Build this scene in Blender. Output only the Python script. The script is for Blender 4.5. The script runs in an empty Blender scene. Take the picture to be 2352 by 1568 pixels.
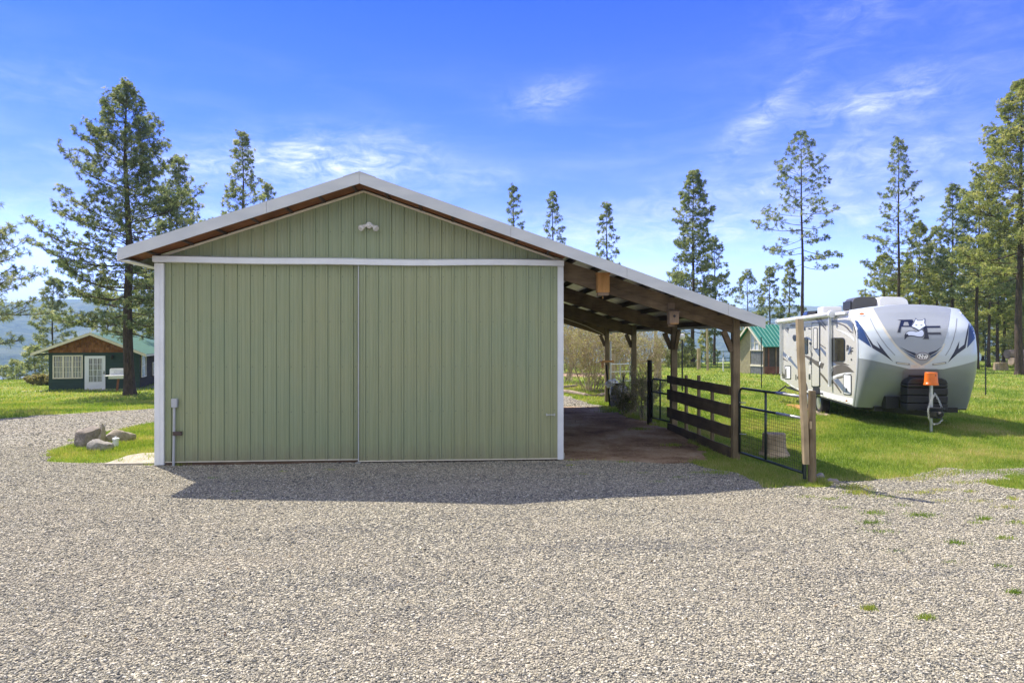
import bpy, bmesh, math, random
import numpy as np
from mathutils import Vector, Matrix
from mathutils.bvhtree import BVHTree
from mathutils.geometry import tessellate_polygon

R = math.radians
scene = bpy.context.scene
COL = scene.collection
rnd = random.Random(11)

# ------------------------------------------------------------------ camera frame
YAW = R(4.6)
CAM = Vector((0, 0, 2.24))
FPX, CX, HY = 1568.0, 1176.0, 780.0
RT = Vector((math.cos(YAW), -math.sin(YAW), 0))
FW = Vector((math.sin(YAW), math.cos(YAW), 0))

def ray(px, py):
    return RT * ((px - CX) / FPX) + FW + Vector((0, 0, (HY - py) / FPX))
def at(px, py, z):
    """world point seen at survey coordinates (px, py), z metres ahead"""
    return CAM + ray(px, py) * z
def sm(t):
    t = np.clip(t, 0, 1)
    return t * t * (3 - 2 * t)
def vnoise(x, y, seed=0):
    x = np.asarray(x, float); y = np.asarray(y, float)
    xi = np.floor(x); yi = np.floor(y); xf = x - xi; yf = y - yi
    def h(a, b):
        v = np.sin(a * 127.1 + b * 311.7 + seed * 74.7) * 43758.5453
        return v - np.floor(v)
    u = xf * xf * (3 - 2 * xf); v = yf * yf * (3 - 2 * yf)
    return (h(xi, yi) * (1 - u) + h(xi + 1, yi) * u) * (1 - v) + (h(xi, yi + 1) * (1 - u) + h(xi + 1, yi + 1) * u) * v
def height(X, Y):
    X = np.asarray(X, float); Y = np.asarray(Y, float)
    h = -0.70 * sm((Y - 14) / 25) * sm((-X - 3) / 9)
    h = h + 0.10 * sm((X - 7) / 3) * sm((Y - 12) / 3) * (1 - sm((Y - 16.5) / 4))
    h = h - 0.05 * sm((X - 1) / 3) * (1 - sm((X - 6) / 3)) * (1 - sm((Y - 14) / 3))
    edge = 50 + 12 * sm((X + 20) / 25) + 6 * sm((X - 15) / 20)
    d = Y - edge
    h = h - np.where(d > 0, 0.16 * d * sm(d / 14), 0)
    h = h + 0.05 * (vnoise(X * .35, Y * .35, 3) - .5) * sm((np.hypot(X, Y) - 12) / 8)
    h = h + 0.025 * (vnoise(X * .9, Y * .9, 5) - .5)
    return h
def hgt(x, y): return float(height(x, y))
def G(px, py):
    d = ray(px, py); h = 0.0
    for _ in range(12):
        t = (CAM.z - h) / max(1e-4, -d.z)
        p = CAM + d * t
        h = hgt(p.x, p.y)
    p.z = h
    return p

# ------------------------------------------------------------------ naming
ROOTM = {}
def tag(o, label=None, cat=None, group=None, kind=None):
    if label: o['label'] = label
    if cat: o['category'] = cat
    if group: o['group'] = group
    if kind: o['kind'] = kind
    return o
def thing(name, label, cat, loc=(0, 0, 0), rotz=0.0, group=None):
    o = bpy.data.objects.new(name, None); COL.objects.link(o)
    o.empty_display_size = .2
    o.location = loc; o.rotation_euler = (0, 0, rotz)
    ROOTM[o.name] = Matrix.Translation(Vector(loc)) @ Matrix.Rotation(rotz, 4, 'Z')
    return tag(o, label, cat, group)
def rootmat(o):
    while o.parent is not None: o = o.parent
    return ROOTM.get(o.name, Matrix.Identity(4))

class MB:
    """collects simple shapes and links them as one mesh object"""
    def __init__(s): s.v = []; s.f = []; s.m = []; s.cur = 0
    def add(s, vs, fs):
        n = len(s.v)
        s.v += [tuple(p) for p in vs]
        for f in fs: s.f.append(tuple(i + n for i in f)); s.m.append(s.cur)
        return s
    def box(s, x0, x1, y0, y1, z0, z1):
        vs = [(x, y, z) for z in (z0, z1) for y in (y0, y1) for x in (x0, x1)]
        return s.add(vs, [(0, 2, 3, 1), (4, 5, 7, 6), (0, 1, 5, 4), (1, 3, 7, 5), (3, 2, 6, 7), (2, 0, 4, 6)])
    def bar(s, a, b, w, h, up=(0, 0, 1), jit=0.0):
        a = Vector(a); b = Vector(b); d = (b - a).normalized(); u = Vector(up)
        r = d.cross(u)
        if r.length < 1e-4: r = d.cross(Vector((0, 1, 0)))
        r.normalize(); u = r.cross(d).normalized()
        vs = []
        for p in (a, b):
            for sx, sy in ((-1, -1), (1, -1), (1, 1), (-1, 1)):
                vs.append(p + r * (w / 2 * sx * (1 + rnd.uniform(-jit, jit))) + u * (h / 2 * sy * (1 + rnd.uniform(-jit, jit))))
        return s.add(vs, [(0, 1, 2, 3), (7, 6, 5, 4), (0, 4, 5, 1), (1, 5, 6, 2), (2, 6, 7, 3), (3, 7, 4, 0)])
    def tube(s, pts, rad, n=8, cap=True, wob=0.0):
        pts = [Vector(p) for p in pts]
        if not hasattr(rad, '__len__'): rad = [rad] * len(pts)
        vs = []; ref = None
        for i, p in enumerate(pts):
            d = pts[min(i + 1, len(pts) - 1)] - pts[max(i - 1, 0)]
            if d.length < 1e-9: d = Vector((0, 0, 1))
            d.normalize()
            if ref is None: ref = Vector((1, 0, 0)) if abs(d.x) < .8 else Vector((0, 1, 0))
            x = (ref - d * ref.dot(d)).normalized(); y = d.cross(x); ref = x
            for k in range(n):
                a = 2 * math.pi * k / n; q = rad[i] * (1 + (rnd.uniform(-wob, wob) if wob else 0))
                vs.append(p + x * (math.cos(a) * q) + y * (math.sin(a) * q))
        fs = []
        for i in range(len(pts) - 1):
            for k in range(n):
                fs.append((i * n + k, i * n + (k + 1) % n, (i + 1) * n + (k + 1) % n, (i + 1) * n + k))
        if cap:
            fs.append(tuple(range(n))[::-1]); L = (len(pts) - 1) * n
            fs.append(tuple(L + k for k in range(n)))
        return s.add(vs, fs)
    def prism(s, poly, fn, t):
        """poly: 2D outline; fn(u, v, w) -> point; extruded w from 0 to t"""
        n = len(poly)
        vs = [fn(u, v, 0) for u, v in poly] + [fn(u, v, t) for u, v in poly]
        tri = tessellate_polygon([[Vector((u, v, 0)) for u, v in poly]])
        fs = [tuple(x) for x in tri] + [tuple(i + n for i in reversed(x)) for x in tri]
        fs += [(i, (i + 1) % n, n + (i + 1) % n, n + i) for i in range(n)]
        return s.add(vs, fs)
    def build(s, name, mat, parent=None, smooth=False, world=False, bevel=0.0):
        me = bpy.data.meshes.new(name)
        v = s.v
        if world and parent is not None:
            inv = rootmat(parent).inverted(); v = [tuple(inv @ Vector(p)) for p in v]
        me.from_pydata(v, [], s.f)
        mats = mat if isinstance(mat, (list, tuple)) else [mat]
        for m in mats: me.materials.append(m)
        if len(mats) > 1: me.polygons.foreach_set('material_index', s.m)
        bm = bmesh.new(); bm.from_mesh(me)
        bmesh.ops.recalc_face_normals(bm, faces=bm.faces)
        bm.to_mesh(me); bm.free()
        if smooth: me.polygons.foreach_set('use_smooth', [True] * len(me.polygons))
        me.update()
        o = bpy.data.objects.new(name, me); COL.objects.link(o)
        if parent is not None: o.parent = parent
        if bevel:
            b = o.modifiers.new('bevel', 'BEVEL'); b.width = bevel; b.segments = 2; b.limit_method = 'ANGLE'
        return o

def npmesh(name, V, Fs, mat, parent=None, smooth=False, recalc=False):
    """V (n,3) array; Fs (m,3) or (m,4) array"""
    V = np.ascontiguousarray(V, dtype=np.float32); Fs = np.ascontiguousarray(Fs, dtype=np.int32)
    me = bpy.data.meshes.new(name); k = Fs.shape[1]; m = len(Fs)
    me.vertices.add(len(V)); me.vertices.foreach_set('co', V.ravel())
    me.loops.add(m * k); me.loops.foreach_set('vertex_index', Fs.ravel())
    me.polygons.add(m); me.polygons.foreach_set('loop_start', np.arange(0, m * k, k, dtype=np.int32))
    me.polygons.foreach_set('loop_total', np.full(m, k, dtype=np.int32))
    if smooth: me.polygons.foreach_set('use_smooth', np.ones(m, dtype=bool))
    me.update(calc_edges=True); me.validate()
    for mm in (mat if isinstance(mat, (list, tuple)) else [mat]): me.materials.append(mm)
    o = bpy.data.objects.new(name, me); COL.objects.link(o)
    if parent is not None: o.parent = parent
    return o

# ------------------------------------------------------------------ materials
class NT:
    def __init__(s, name):
        s.m = bpy.data.materials.new(name); s.m.use_nodes = True
        s.t = s.m.node_tree; s.b = s.t.nodes['Principled BSDF']; s.o = s.t.nodes['Material Output']
    def n(s, typ, **kw):
        x = s.t.nodes.new(typ)
        for k, v in kw.items():
            if k.startswith('i_'):
                x.inputs[int(k[2:]) if k[2:].isdigit() else k[2:].replace('_', ' ')].default_value = v
            else: setattr(x, k, v)
        return x
    def l(s, a, b): s.t.links.new(a, b)
    def coord(s, scale=(1, 1, 1), obj=True):
        c = s.n('ShaderNodeTexCoord'); mp = s.n('ShaderNodeMapping'); mp.inputs['Scale'].default_value = scale
        s.l(c.outputs['Object'], mp.inputs[0]); return mp.outputs[0]
    def noise(s, vec, scale, detail=4, rough=.55, dist=0.0):
        x = s.n('ShaderNodeTexNoise'); x.inputs['Scale'].default_value = scale; x.inputs['Detail'].default_value = detail
        x.inputs['Roughness'].default_value = rough; x.inputs['Distortion'].default_value = dist
        s.l(vec, x.inputs['Vector']); return x.outputs['Fac']
    def ramp(s, fac, stops, interp='LINEAR'):
        x = s.n('ShaderNodeValToRGB'); cr = x.color_ramp; cr.interpolation = interp
        while len(cr.elements) < len(stops): cr.elements.new(.5)
        for e, (p, c) in zip(cr.elements, stops):
            e.position = p; e.color = (c[0], c[1], c[2], 1) if hasattr(c, '__len__') else (c, c, c, 1)
        s.l(fac, x.inputs[0]); return x.outputs[0]
    def mix(s, fac, a, b, mode='MIX'):
        x = s.n('ShaderNodeMixRGB', blend_type=mode)
        for i, v in ((0, fac), (1, a), (2, b)):
            if hasattr(v, 'is_linked'): s.l(v, x.inputs[i])
            else: x.inputs[i].default_value = v if i == 0 else (v[0], v[1], v[2], 1)
        return x.outputs[0]
    def bump(s, h, strength=.3, dist=.01):
        x = s.n('ShaderNodeBump'); x.inputs['Strength'].default_value = strength; x.inputs['Distance'].default_value = dist
        s.l(h, x.inputs['Height']); s.l(x.outputs[0], s.b.inputs['Normal']); return x
    def col(s, c):
        if hasattr(c, 'is_linked'): s.l(c, s.b.inputs['Base Color'])
        else: s.b.inputs['Base Color'].default_value = (c[0], c[1], c[2], 1)
    def set(s, rough=.6, metal=0.0, spec=.5):
        s.b.inputs['Roughness'].default_value = rough; s.b.inputs['Metallic'].default_value = metal
        s.b.inputs['Specular IOR Level'].default_value = spec; return s

def simple(name, c, rough=.55, metal=0.0, var=.12, scale=6.0, spec=.5, bump=0.0):
    t = NT(name); v = t.coord()
    n = t.noise(v, scale, 5)
    d = tuple(x * (1 - var) for x in c); e = tuple(min(1, x * (1 + var)) for x in c)
    t.col(t.ramp(n, [(.3, d), (.7, e)])); t.set(rough, metal, spec)
    if bump: t.bump(t.noise(v, scale * 6, 4), bump, .01)
    return t.m
def wood(name, c1, c2, scale=(1, 1, 1), grain=(14, 14, 1.2), rough=.8):
    """weathered timber; grain = noise scale per local axis (small along the grain)"""
    t = NT(name); v = t.coord(grain)
    n = t.noise(v, 2.2, 6, .65, .4); w = t.noise(t.coord((1.3, 1.3, 1.3)), 1.6, 3)
    c = t.ramp(n, [(.25, c1), (.75, c2)])
    c = t.mix(.55, c, t.ramp(w, [(.3, tuple(x * .55 for x in c1)), (.75, c2)]), 'MIX')
    t.col(c); t.set(rough, 0, .25); t.bump(n, .5, .012)
    return t.m

M = {}
def materials():
    # sage green ribbed sheet metal with chalky vertical streaks
    def siding(name, a, b, c):
        t = NT(name); v = t.coord((9, 9, .35)); s = t.noise(v, 2.4, 6, .6)
        big = t.noise(t.coord((.40, .40, .30)), 1.1, 4)
        col = t.ramp(s, [(.28, a), (.72, b)])
        col = t.mix(t.ramp(big, [(.36, 0.0), (.66, .85)]), col, c)
        fine = t.noise(t.coord((70, 70, .6)), 2.0, 4, .6)
        col = t.mix(.26, col, t.ramp(fine, [(.3, (.12, .16, .09)), (.7, (.44, .45, .29))]))
        # dark lines painted beside each rib, standing in for the rib's shade
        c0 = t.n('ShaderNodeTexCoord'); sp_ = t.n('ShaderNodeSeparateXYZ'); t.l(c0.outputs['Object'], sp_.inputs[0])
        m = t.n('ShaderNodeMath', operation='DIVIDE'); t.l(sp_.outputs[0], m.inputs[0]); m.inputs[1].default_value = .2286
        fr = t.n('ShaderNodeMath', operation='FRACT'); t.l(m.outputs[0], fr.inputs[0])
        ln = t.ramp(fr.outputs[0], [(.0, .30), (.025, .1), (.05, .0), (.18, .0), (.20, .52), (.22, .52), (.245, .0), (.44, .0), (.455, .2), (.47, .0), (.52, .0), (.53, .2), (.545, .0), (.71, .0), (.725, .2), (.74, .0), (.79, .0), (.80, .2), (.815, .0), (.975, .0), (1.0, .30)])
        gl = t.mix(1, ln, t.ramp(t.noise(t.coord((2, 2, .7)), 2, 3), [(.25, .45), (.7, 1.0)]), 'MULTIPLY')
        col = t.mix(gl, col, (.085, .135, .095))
        rz = t.n('ShaderNodeMath', operation='DIVIDE'); t.l(sp_.outputs[2], rz.inputs[0]); rz.inputs[1].default_value = .82
        fz = t.n('ShaderNodeMath', operation='FRACT'); t.l(rz.outputs[0], fz.inputs[0])
        sx = t.ramp(fr.outputs[0], [(.30, 0.0), (.302, 1.0), (.358, 1.0), (.36, 0.0)], 'CONSTANT'); sz = t.ramp(fz.outputs[0], [(.13, 0.0), (.132, 1.0), (.147, 1.0), (.149, 0.0)], 'CONSTANT')
        col = t.mix(t.mix(1, sx, sz, 'MULTIPLY'), col, (.13, .155, .10))
        # splash at the foot of the sheets
        gz = t.n('ShaderNodeMath', operation='MULTIPLY_ADD'); t.l(t.noise(t.coord((6, 6, 2)), 2, 5), gz.inputs[0]); gz.inputs[1].default_value = .5; t.l(sp_.outputs[2], gz.inputs[2])
        col = t.mix(t.ramp(gz.outputs[0], [(.28, .45), (.62, 0.0)]), col, (.20, .17, .12))
        t.col(col); t.set(.42, 0, .45); t.bump(t.noise(t.coord((3, 3, 1)), 2, 2), .12, .02); return t.m
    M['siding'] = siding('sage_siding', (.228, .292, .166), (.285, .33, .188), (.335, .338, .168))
    M['white_trim'] = simple('white_trim', (.72, .74, .75), .4, 0, .06, 3)
    M['cream_trim'] = simple('cream_trim', (.70, .64, .50), .5, 0, .08, 4)
    t = NT('grey_fascia'); n = t.noise(t.coord((.7, 3, 3)), 2, 5)
    t.col(t.ramp(n, [(.3, (.50, .52, .53)), (.7, (.60, .61, .60))])); t.set(.38, .1, .5); M['fascia'] = t.m
    t = NT('galvanised'); v = t.n('ShaderNodeTexVoronoi'); v.inputs['Scale'].default_value = 18; t.l(t.coord(), v.inputs['Vector'])
    t.col(t.ramp(v.outputs['Distance'], [(0, (.42, .44, .44)), (1, (.60, .61, .60))])); t.set(.38, .75, .5); M['galv'] = t.m
    M['roof_under'] = simple('roof_sheet', (.74, .73, .68), .34, .6, .12, 3)
    M['soffit_wood'] = wood('stained_wood', (.13, .052, .02), (.34, .15, .06), grain=(1.2, 10, 10))
    M['beam'] = wood('weathered_beam', (.058, .042, .024), (.28, .20, .115), grain=(1.4, 12, 12))
    M['beam_y'] = wood('weathered_purlin', (.04, .03, .022), (.15, .11, .078), grain=(12, 1.4, 12))
    M['post'] = wood('weathered_post', (.105, .078, .044), (.32, .245, .145), grain=(14, 14, 1.2))
    M['post_dark'] = wood('creosote_post', (.010, .008, .007), (.035, .026, .02), grain=(14, 14, 1.2))
    M['grey_post'] = wood('grey_post', (.235, .175, .10), (.60, .475, .29), grain=(16, 16, .9))
    M['pine_board'] = wood('fresh_board', (.36, .17, .05), (.66, .36, .13), grain=(10, 10, 1.2))
    M['old_board'] = wood('old_board', (.13, .095, .065), (.38, .27, .18), grain=(16, 16, 1.0))
    M['board_fence'] = wood('fence_board', (.034, .026, .017), (.15, .108, .066), grain=(10, 1.0, 10))
    M['sill'] = wood('sill_timber', (.10, .06, .04), (.22, .15, .10), grain=(1, 8, 8))
    M['black'] = simple('black_plastic', (.012, .012, .014), .6, 0, .2)
    M['black_metal'] = simple('black_metal', (.018, .018, .018), .45, .3, .2)
    M['grey_pvc'] = simple('grey_pvc', (.42, .44, .46), .45)
    M['brown_plastic'] = simple('brown_plastic', (.06, .04, .035), .45)
    M['lamp_white'] = simple('white_enamel', (.72, .70, .66), .35)
    M['lamp_glass'] = simple('frosted_glass', (.62, .60, .56), .25)
    M['concrete'] = simple('concrete', (.38, .34, .275), .85, 0, .2, 4, .3, .2)
    M['chain'] = simple('zinc_chain', (.62, .62, .60), .3, .9)
    # bark of the pines
    t = NT('pine_bark'); v = t.coord((5, 5, .9)); n = t.noise(v, 2.5, 6, .7, .8)
    t.col(t.ramp(n, [(.3, (.018, .014, .011)), (.55, (.085, .062, .047)), (.8, (.17, .12, .085))])); t.set(.9, 0, .2); t.bump(n, .9, .06); M['bark'] = t.m
    # needles: every tuft its own tint
    def leaf(name, stops, trans=.35, tcol=None, ns=.9, wr=.6):
        t = NT(name); g = t.n('ShaderNodeNewGeometry')
        w = t.noise(t.coord(), ns, 4)
        f = t.n('ShaderNodeMath', operation='MULTIPLY_ADD'); t.l(g.outputs['Random Per Island'], f.inputs[0]); f.inputs[1].default_value = wr
        m2 = t.n('ShaderNodeMath', operation='MULTIPLY'); t.l(t.ramp(w, [(.33, 0.0), (.67, 1.0)]), m2.inputs[0]); m2.inputs[1].default_value = 1 - wr; t.l(m2.outputs[0], f.inputs[2])
        c = t.ramp(f.outputs[0], stops); t.col(c); t.set(.5, 0, .35)
        tr = t.n('ShaderNodeBsdfTranslucent'); t.l(t.mix(1, c, tcol or (1.0, 1.0, .55), 'MULTIPLY'), tr.inputs[0])
        mx = t.n('ShaderNodeMixShader'); mx.inputs[0].default_value = trans
        t.l(t.b.outputs[0], mx.inputs[1]); t.l(tr.outputs[0], mx.inputs[2]); t.l(mx.outputs[0], t.o.inputs[0]); return t.m
    M['needle'] = leaf('pine_needles', [(.06, (.075, .115, .062)), (.40, (.20, .26, .135)), (.70, (.36, .41, .23)), (.96, (.58, .56, .38))], .5)
    M['needle_y'] = leaf('yellow_pine_needles', [(.06, (.105, .145, .055)), (.38, (.27, .32, .115)), (.68, (.45, .475, .20)), (.95, (.62, .57, .30))], .5)
    M['needle_pale'] = leaf('pale_pine_needles', [(.06, (.11, .155, .09)), (.40, (.27, .325, .185)), (.72, (.45, .485, .30)), (.96, (.62, .59, .43))], .5)
    M['twig_leaf'] = leaf('spring_buds', [(.15, (.24, .19, .11)), (.5, (.42, .36, .19)), (.8, (.44, .44, .17)), (.95, (.56, .48, .32))], .4)
    M['green_leaf'] = leaf('shrub_leaves', [(.15, (.07, .095, .035)), (.5, (.18, .21, .075)), (.85, (.36, .34, .15))], .4)
    M['twig'] = simple('twig_bark', (.42, .33, .235), .85, 0, .35, 8)
    M['grass'] = leaf('grass_blades', [(.12, (.10, .18, .025)), (.36, (.20, .33, .045)), (.60, (.35, .43, .09)), (.80, (.52, .47, .19)), (.95, (.66, .56, .34))], .5, (1.0, .95, .42), .45, .45)
    # ground sheets
    t = NT('lawn_soil'); v = t.coord(); a = t.noise(v, .55, 5, .6); b = t.noise(v, 9, 6, .75); c = t.noise(v, 60, 3, .7)
    col = t.ramp(a, [(.25, (.15, .24, .032)), (.5, (.23, .33, .05)), (.66, (.31, .34, .085)), (.8, (.38, .31, .15))])
    col = t.mix(.5, col, t.ramp(b, [(.3, (.10, .15, .02)), (.55, (.23, .28, .05)), (.75, (.38, .34, .13))]))
    col = t.mix(.35, col, t.ramp(c, [(.3, (.09, .11, .02)), (.7, (.33, .35, .11))]))
    t.col(col); t.set(.9, 0, .1); t.bump(t.mix(.5, b, c), 1.0, .05); M['lawn'] = t.m
    def gravel(name, stops, s=46, extra=None):
        t = NT(name); v = t.coord()
        vo = t.n('ShaderNodeTexVoronoi'); vo.inputs['Scale'].default_value = s; t.l(v, vo.inputs['Vector'])
        vo2 = t.n('ShaderNodeTexVoronoi'); vo2.inputs['Scale'].default_value = s * .42; t.l(v, vo2.inputs['Vector'])
        sep = t.n('ShaderNodeSeparateColor'); t.l(vo.outputs['Color'], sep.inputs[0])
        col = t.ramp(sep.outputs[0], stops)
        big = t.noise(v, .35, 5, .6)
        col = t.mix(t.ramp(big, [(.4, 0.0), (.75, .4)]), col, (.33, .27, .20))
        d = t.ramp(vo.outputs['Distance'], [(.35, 1.0), (.8, .5)])
        col = t.mix(1, col, d, 'MULTIPLY')
        t.col(col); t.set(.9, 0, .2)
        hh = t.mix(.4, t.ramp(vo.outputs['Distance'], [(0, 1.0), (.8, 0.0)]), t.ramp(vo2.outputs['Distance'], [(0, 1.0), (.8, 0.0)]))
        t.bump(hh, 1.0, .02); return t.m
    ST = [(.0, (.046, .050, .050)), (.18, (.158, .156, .140)), (.42, (.305, .287, .222)), (.68, (.445, .40, .292)), (.89, (.57, .515, .38)), (1.0, (.73, .69, .58))]
    M['gravel'] = gravel('gravel_bed', ST)
    M['gravel_far'] = M['gravel']
    t = NT('gravel_stone'); g = t.n('ShaderNodeNewGeometry'); c = t.ramp(g.outputs['Random Per Island'], ST)
    mp_ = t.n('ShaderNodeMapping'); mp_.inputs['Rotation'].default_value = (0, 0, R(24)); mp_.inputs['Scale'].default_value = (.28, 1.5, 1); t.l(t.coord(), mp_.inputs[0]); dust = t.noise(mp_.outputs[0], .9, 7, .62, .4); fine = t.noise(t.coord(), 5, 4, .6)
    c = t.mix(t.ramp(dust, [(.48, 0.0), (.70, .5)]), c, (.46, .405, .30)); c = t.mix(t.ramp(dust, [(.30, .55), (.46, 0.0)]), c, (.15, .15, .145))
    c = t.mix(t.ramp(fine, [(.50, 0.0), (.80, .38)]), c, (.20, .195, .185))
    t.col(c); t.set(.85, 0, .3); M['stone'] = t.m
    t = NT('bare_soil'); v = t.coord(); a = t.noise(v, .8, 6, .65); b = t.noise(v, 14, 6, .7)
    col = t.ramp(a, [(.34, (.11, .062, .034)), (.45, (.27, .17, .10)), (.54, (.43, .31, .20)), (.66, (.60, .50, .37))])
    col = t.mix(.4, col, t.ramp(b, [(.3, (.10, .06, .036)), (.7, (.36, .27, .19))])); t.col(col); t.set(.95, 0, .1); t.bump(b, .8, .03); M['soil'] = t.m
    M['litter'] = leaf('plant_litter', [(.1, (.10, .06, .03)), (.5, (.30, .21, .12)), (.9, (.48, .38, .24))], .2)
    # forested hills
    t = NT('forested_hill'); v = t.coord(); a = t.noise(v, .004, 6, .6); b = t.noise(v, .045, 5, .75)
    col = t.ramp(b, [(.40, (.008, .016, .008)), (.56, (.055, .08, .032)), (.68, (.17, .18, .085))])
    col = t.mix(t.ramp(a, [(.52, 0.0), (.62, .8)]), col, (.13, .14, .075)); t.col(col); t.set(1, 0, 0)
    t.bump(b, 1.0, 12); M['hill'] = t.m
    M['far_tree'] = leaf('far_conifer', [(.1, (.018, .032, .016)), (.5, (.035, .055, .024)), (.9, (.075, .09, .035))], .1)
    # rock
    def rock(name, a, b, c):
        t = NT(name); v = t.coord(); n = t.noise(v, 3, 8, .65, .6); k = t.noise(v, 22, 4, .7)
        t.col(t.mix(.3, t.ramp(n, [(.25, a), (.5, b), (.75, c)]), t.ramp(k, [(.3, a), (.7, c)]))); t.set(.9, 0, .2); t.bump(t.mix(.4, n, k), .8, .05); return t.m
    M['rock_dark'] = rock('dark_rock', (.07, .062, .055), (.21, .18, .15), (.44, .38, .31))
    M['rock_pale'] = rock('pale_rock', (.14, .12, .09), (.34, .29, .22), (.52, .46, .36))
    M['rock_grey'] = rock('grey_rock', (.09, .085, .08), (.27, .25, .22), (.46, .43, .38))
    M['stump'] = wood('stump_bark', (.20, .15, .09), (.58, .455, .29), grain=(9, 9, 1.2))
    M['log'] = wood('grey_log', (.16, .12, .09), (.42, .33, .25), grain=(1.2, 10, 10))
    # cabin and hen house
    t = NT('green_clapboard'); v = t.coord((1, 1, 1)); n = t.noise(t.coord((1, 1, 14)), 1.2, 4)
    t.col(t.ramp(n, [(.3, (.014, .036, .026)), (.7, (.026, .058, .042))])); t.set(.6, 0, .4); M['cabin_green'] = t.m
    t = NT('brown_clapboard'); n = t.noise(t.coord((1, 1, 14)), 1.2, 4)
    t.col(t.ramp(n, [(.3, (.042, .034, .026)), (.7, (.078, .058, .042))])); t.set(.85, 0, .1); M['cabin_side'] = t.m
    t = NT('cedar_shingle'); g = t.n('ShaderNodeNewGeometry'); n = t.noise(t.coord((14, 14, 2)), 2, 5)
    c = t.ramp(g.outputs['Random Per Island'], [(0, (.12, .042, .012)), (.5, (.24, .095, .028)), (1, (.36, .17, .06))])
    t.col(t.mix(.35, c, t.ramp(n, [(.3, (.07, .026, .01)), (.7, (.34, .16, .06))]))); t.set(.8, 0, .2); M['shingle'] = t.m
    M['green_roof'] = simple('green_roof_sheet', (.05, .145, .09), .5, 0, .1, 2)
    M['teal_roof'] = simple('teal_roof_sheet', (.035, .22, .155), .4, 0, .1, 2)
    M['green_roof_rib'] = simple('green_roof_rib', (.30, .52, .42), .35, 0, .1, 2)
    t = NT('curtain_reflection_glass'); w = t.n('ShaderNodeTexWave'); w.inputs['Scale'].default_value = 2.6; w.inputs['Distortion'].default_value = 5; w.inputs['Detail'].default_value = 3  # pale waves in the pane colour stand for curtains and painted outdoor reflections
    t.l(t.coord((1.6, 1.6, .25)), w.inputs['Vector']); t.col(t.ramp(w.outputs['Fac'], [(.3, (.05, .055, .06)), (.55, (.26, .28, .30)), (.8, (.55, .56, .56))])); t.set(.06, 0, .8); M['glass'] = t.m
    t = NT('dark_glass'); n = t.noise(t.coord((2, 2, 2)), 1.5, 4); t.col(t.ramp(n, [(.35, (.010, .010, .009)), (.7, (.03, .03, .025))])); t.set(.05, 0, .8); M['dark_glass'] = t.m
    M['stucco'] = simple('yellow_stucco', (.30, .265, .165), .9, 0, .18, 5, .2, .3)
    M['poly'] = simple('clear_roof_panel', (.52, .55, .60), .2, 0, .2, 2)
    M['screen'] = simple('insect_screen', (.13, .135, .14), .7, 0, .35, 6)
    M['screen_dark'] = simple('dark_screen', (.06, .05, .045), .8, 0, .3, 5)
    M['red_wood'] = wood('red_brown_timber', (.14, .055, .035), (.26, .12, .08), grain=(12, 12, 1.2))
    M['porcelain'] = simple('porcelain', (.70, .70, .69), .25)
    M['orange_wood'] = wood('orange_timber', (.20, .075, .035), (.36, .15, .075), grain=(12, 12, 1.2))
    # travel trailer
    M['tt_white'] = simple('trailer_gelcoat', (.54, .525, .475), .25, 0, .03, 2)
    M['tt_cap'] = simple('trailer_front_cap', (.52, .575, .615), .22, 0, .03, 2)
    M['tt_grey'] = simple('trailer_lower_grey', (.235, .26, .265), .28, 0, .05, 2)
    M['tt_shield'] = simple('trailer_shield_grey', (.30, .325, .35), .28, 0, .04, 2)
    M['tt_panel'] = simple('trailer_recess', (.20, .19, .20), .35, 0, .06, 2)
    M['tt_navy'] = simple('navy_vinyl', (.016, .045, .135), .3, 0, .1, 2)
    M['tt_slate'] = simple('slate_blue_vinyl', (.12, .155, .24), .3, 0, .08, 2)
    M['tt_dark'] = simple('black_vinyl', (.012, .016, .035), .3, 0, .1, 2)
    M['tt_taupe'] = simple('taupe_vinyl', (.105, .09, .08), .35, 0, .08, 2)
    M['tt_bright'] = simple('white_vinyl', (.78, .79, .80), .3, 0, .03, 2)
    M['tt_fox'] = simple('pale_blue_vinyl', (.56, .62, .76), .3, 0, .03, 2)
    M['tt_line'] = simple('grey_moulding', (.23, .24, .25), .4, 0, .05, 2)
    M['tt_cream'] = simple('cream_vinyl', (.60, .56, .46), .3, 0, .03, 2)
    M['ac_grey'] = simple('dark_grey_plastic', (.07, .07, .072), .4, 0, .1)
    M['amber'] = simple('amber_lens', (.40, .13, .02), .2)
    M['rubber'] = simple('rubber', (.017, .017, .018), .75)
    t = NT('orange_bucket'); t.col((.80, .17, .012)); t.set(.32, 0, .5); t.b.inputs['Subsurface Weight'].default_value = .0
    n = t.noise(t.coord(), 9, 3); t.col(t.ramp(n, [(.3, (.74, .15, .012)), (.7, (.84, .20, .02))])); M['orange'] = t.m
    M['gate_tube'] = simple('dark_green_tube', (.035, .048, .045), .35, .4, .15)
    M['gate_bare'] = simple('worn_tube', (.46, .46, .45), .4, .5, .2)
    M['wire'] = simple('fence_wire', (.30, .30, .29), .45, .7, .2)
    M['wire_dark'] = simple('dark_wire', (.045, .045, .04), .5, .5, .2)
    M['green_tube'] = simple('green_corral_tube', (.035, .085, .06), .4, .2, .15)
    M['tpost'] = simple('painted_steel_post', (.02, .03, .022), .5, .4, .2)
    M['barrel'] = simple('grey_barrel', (.20, .20, .235), .5, 0, .15, 4)
    M['blue'] = simple('blue_plastic', (.10, .26, .55), .4)
materials()
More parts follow.
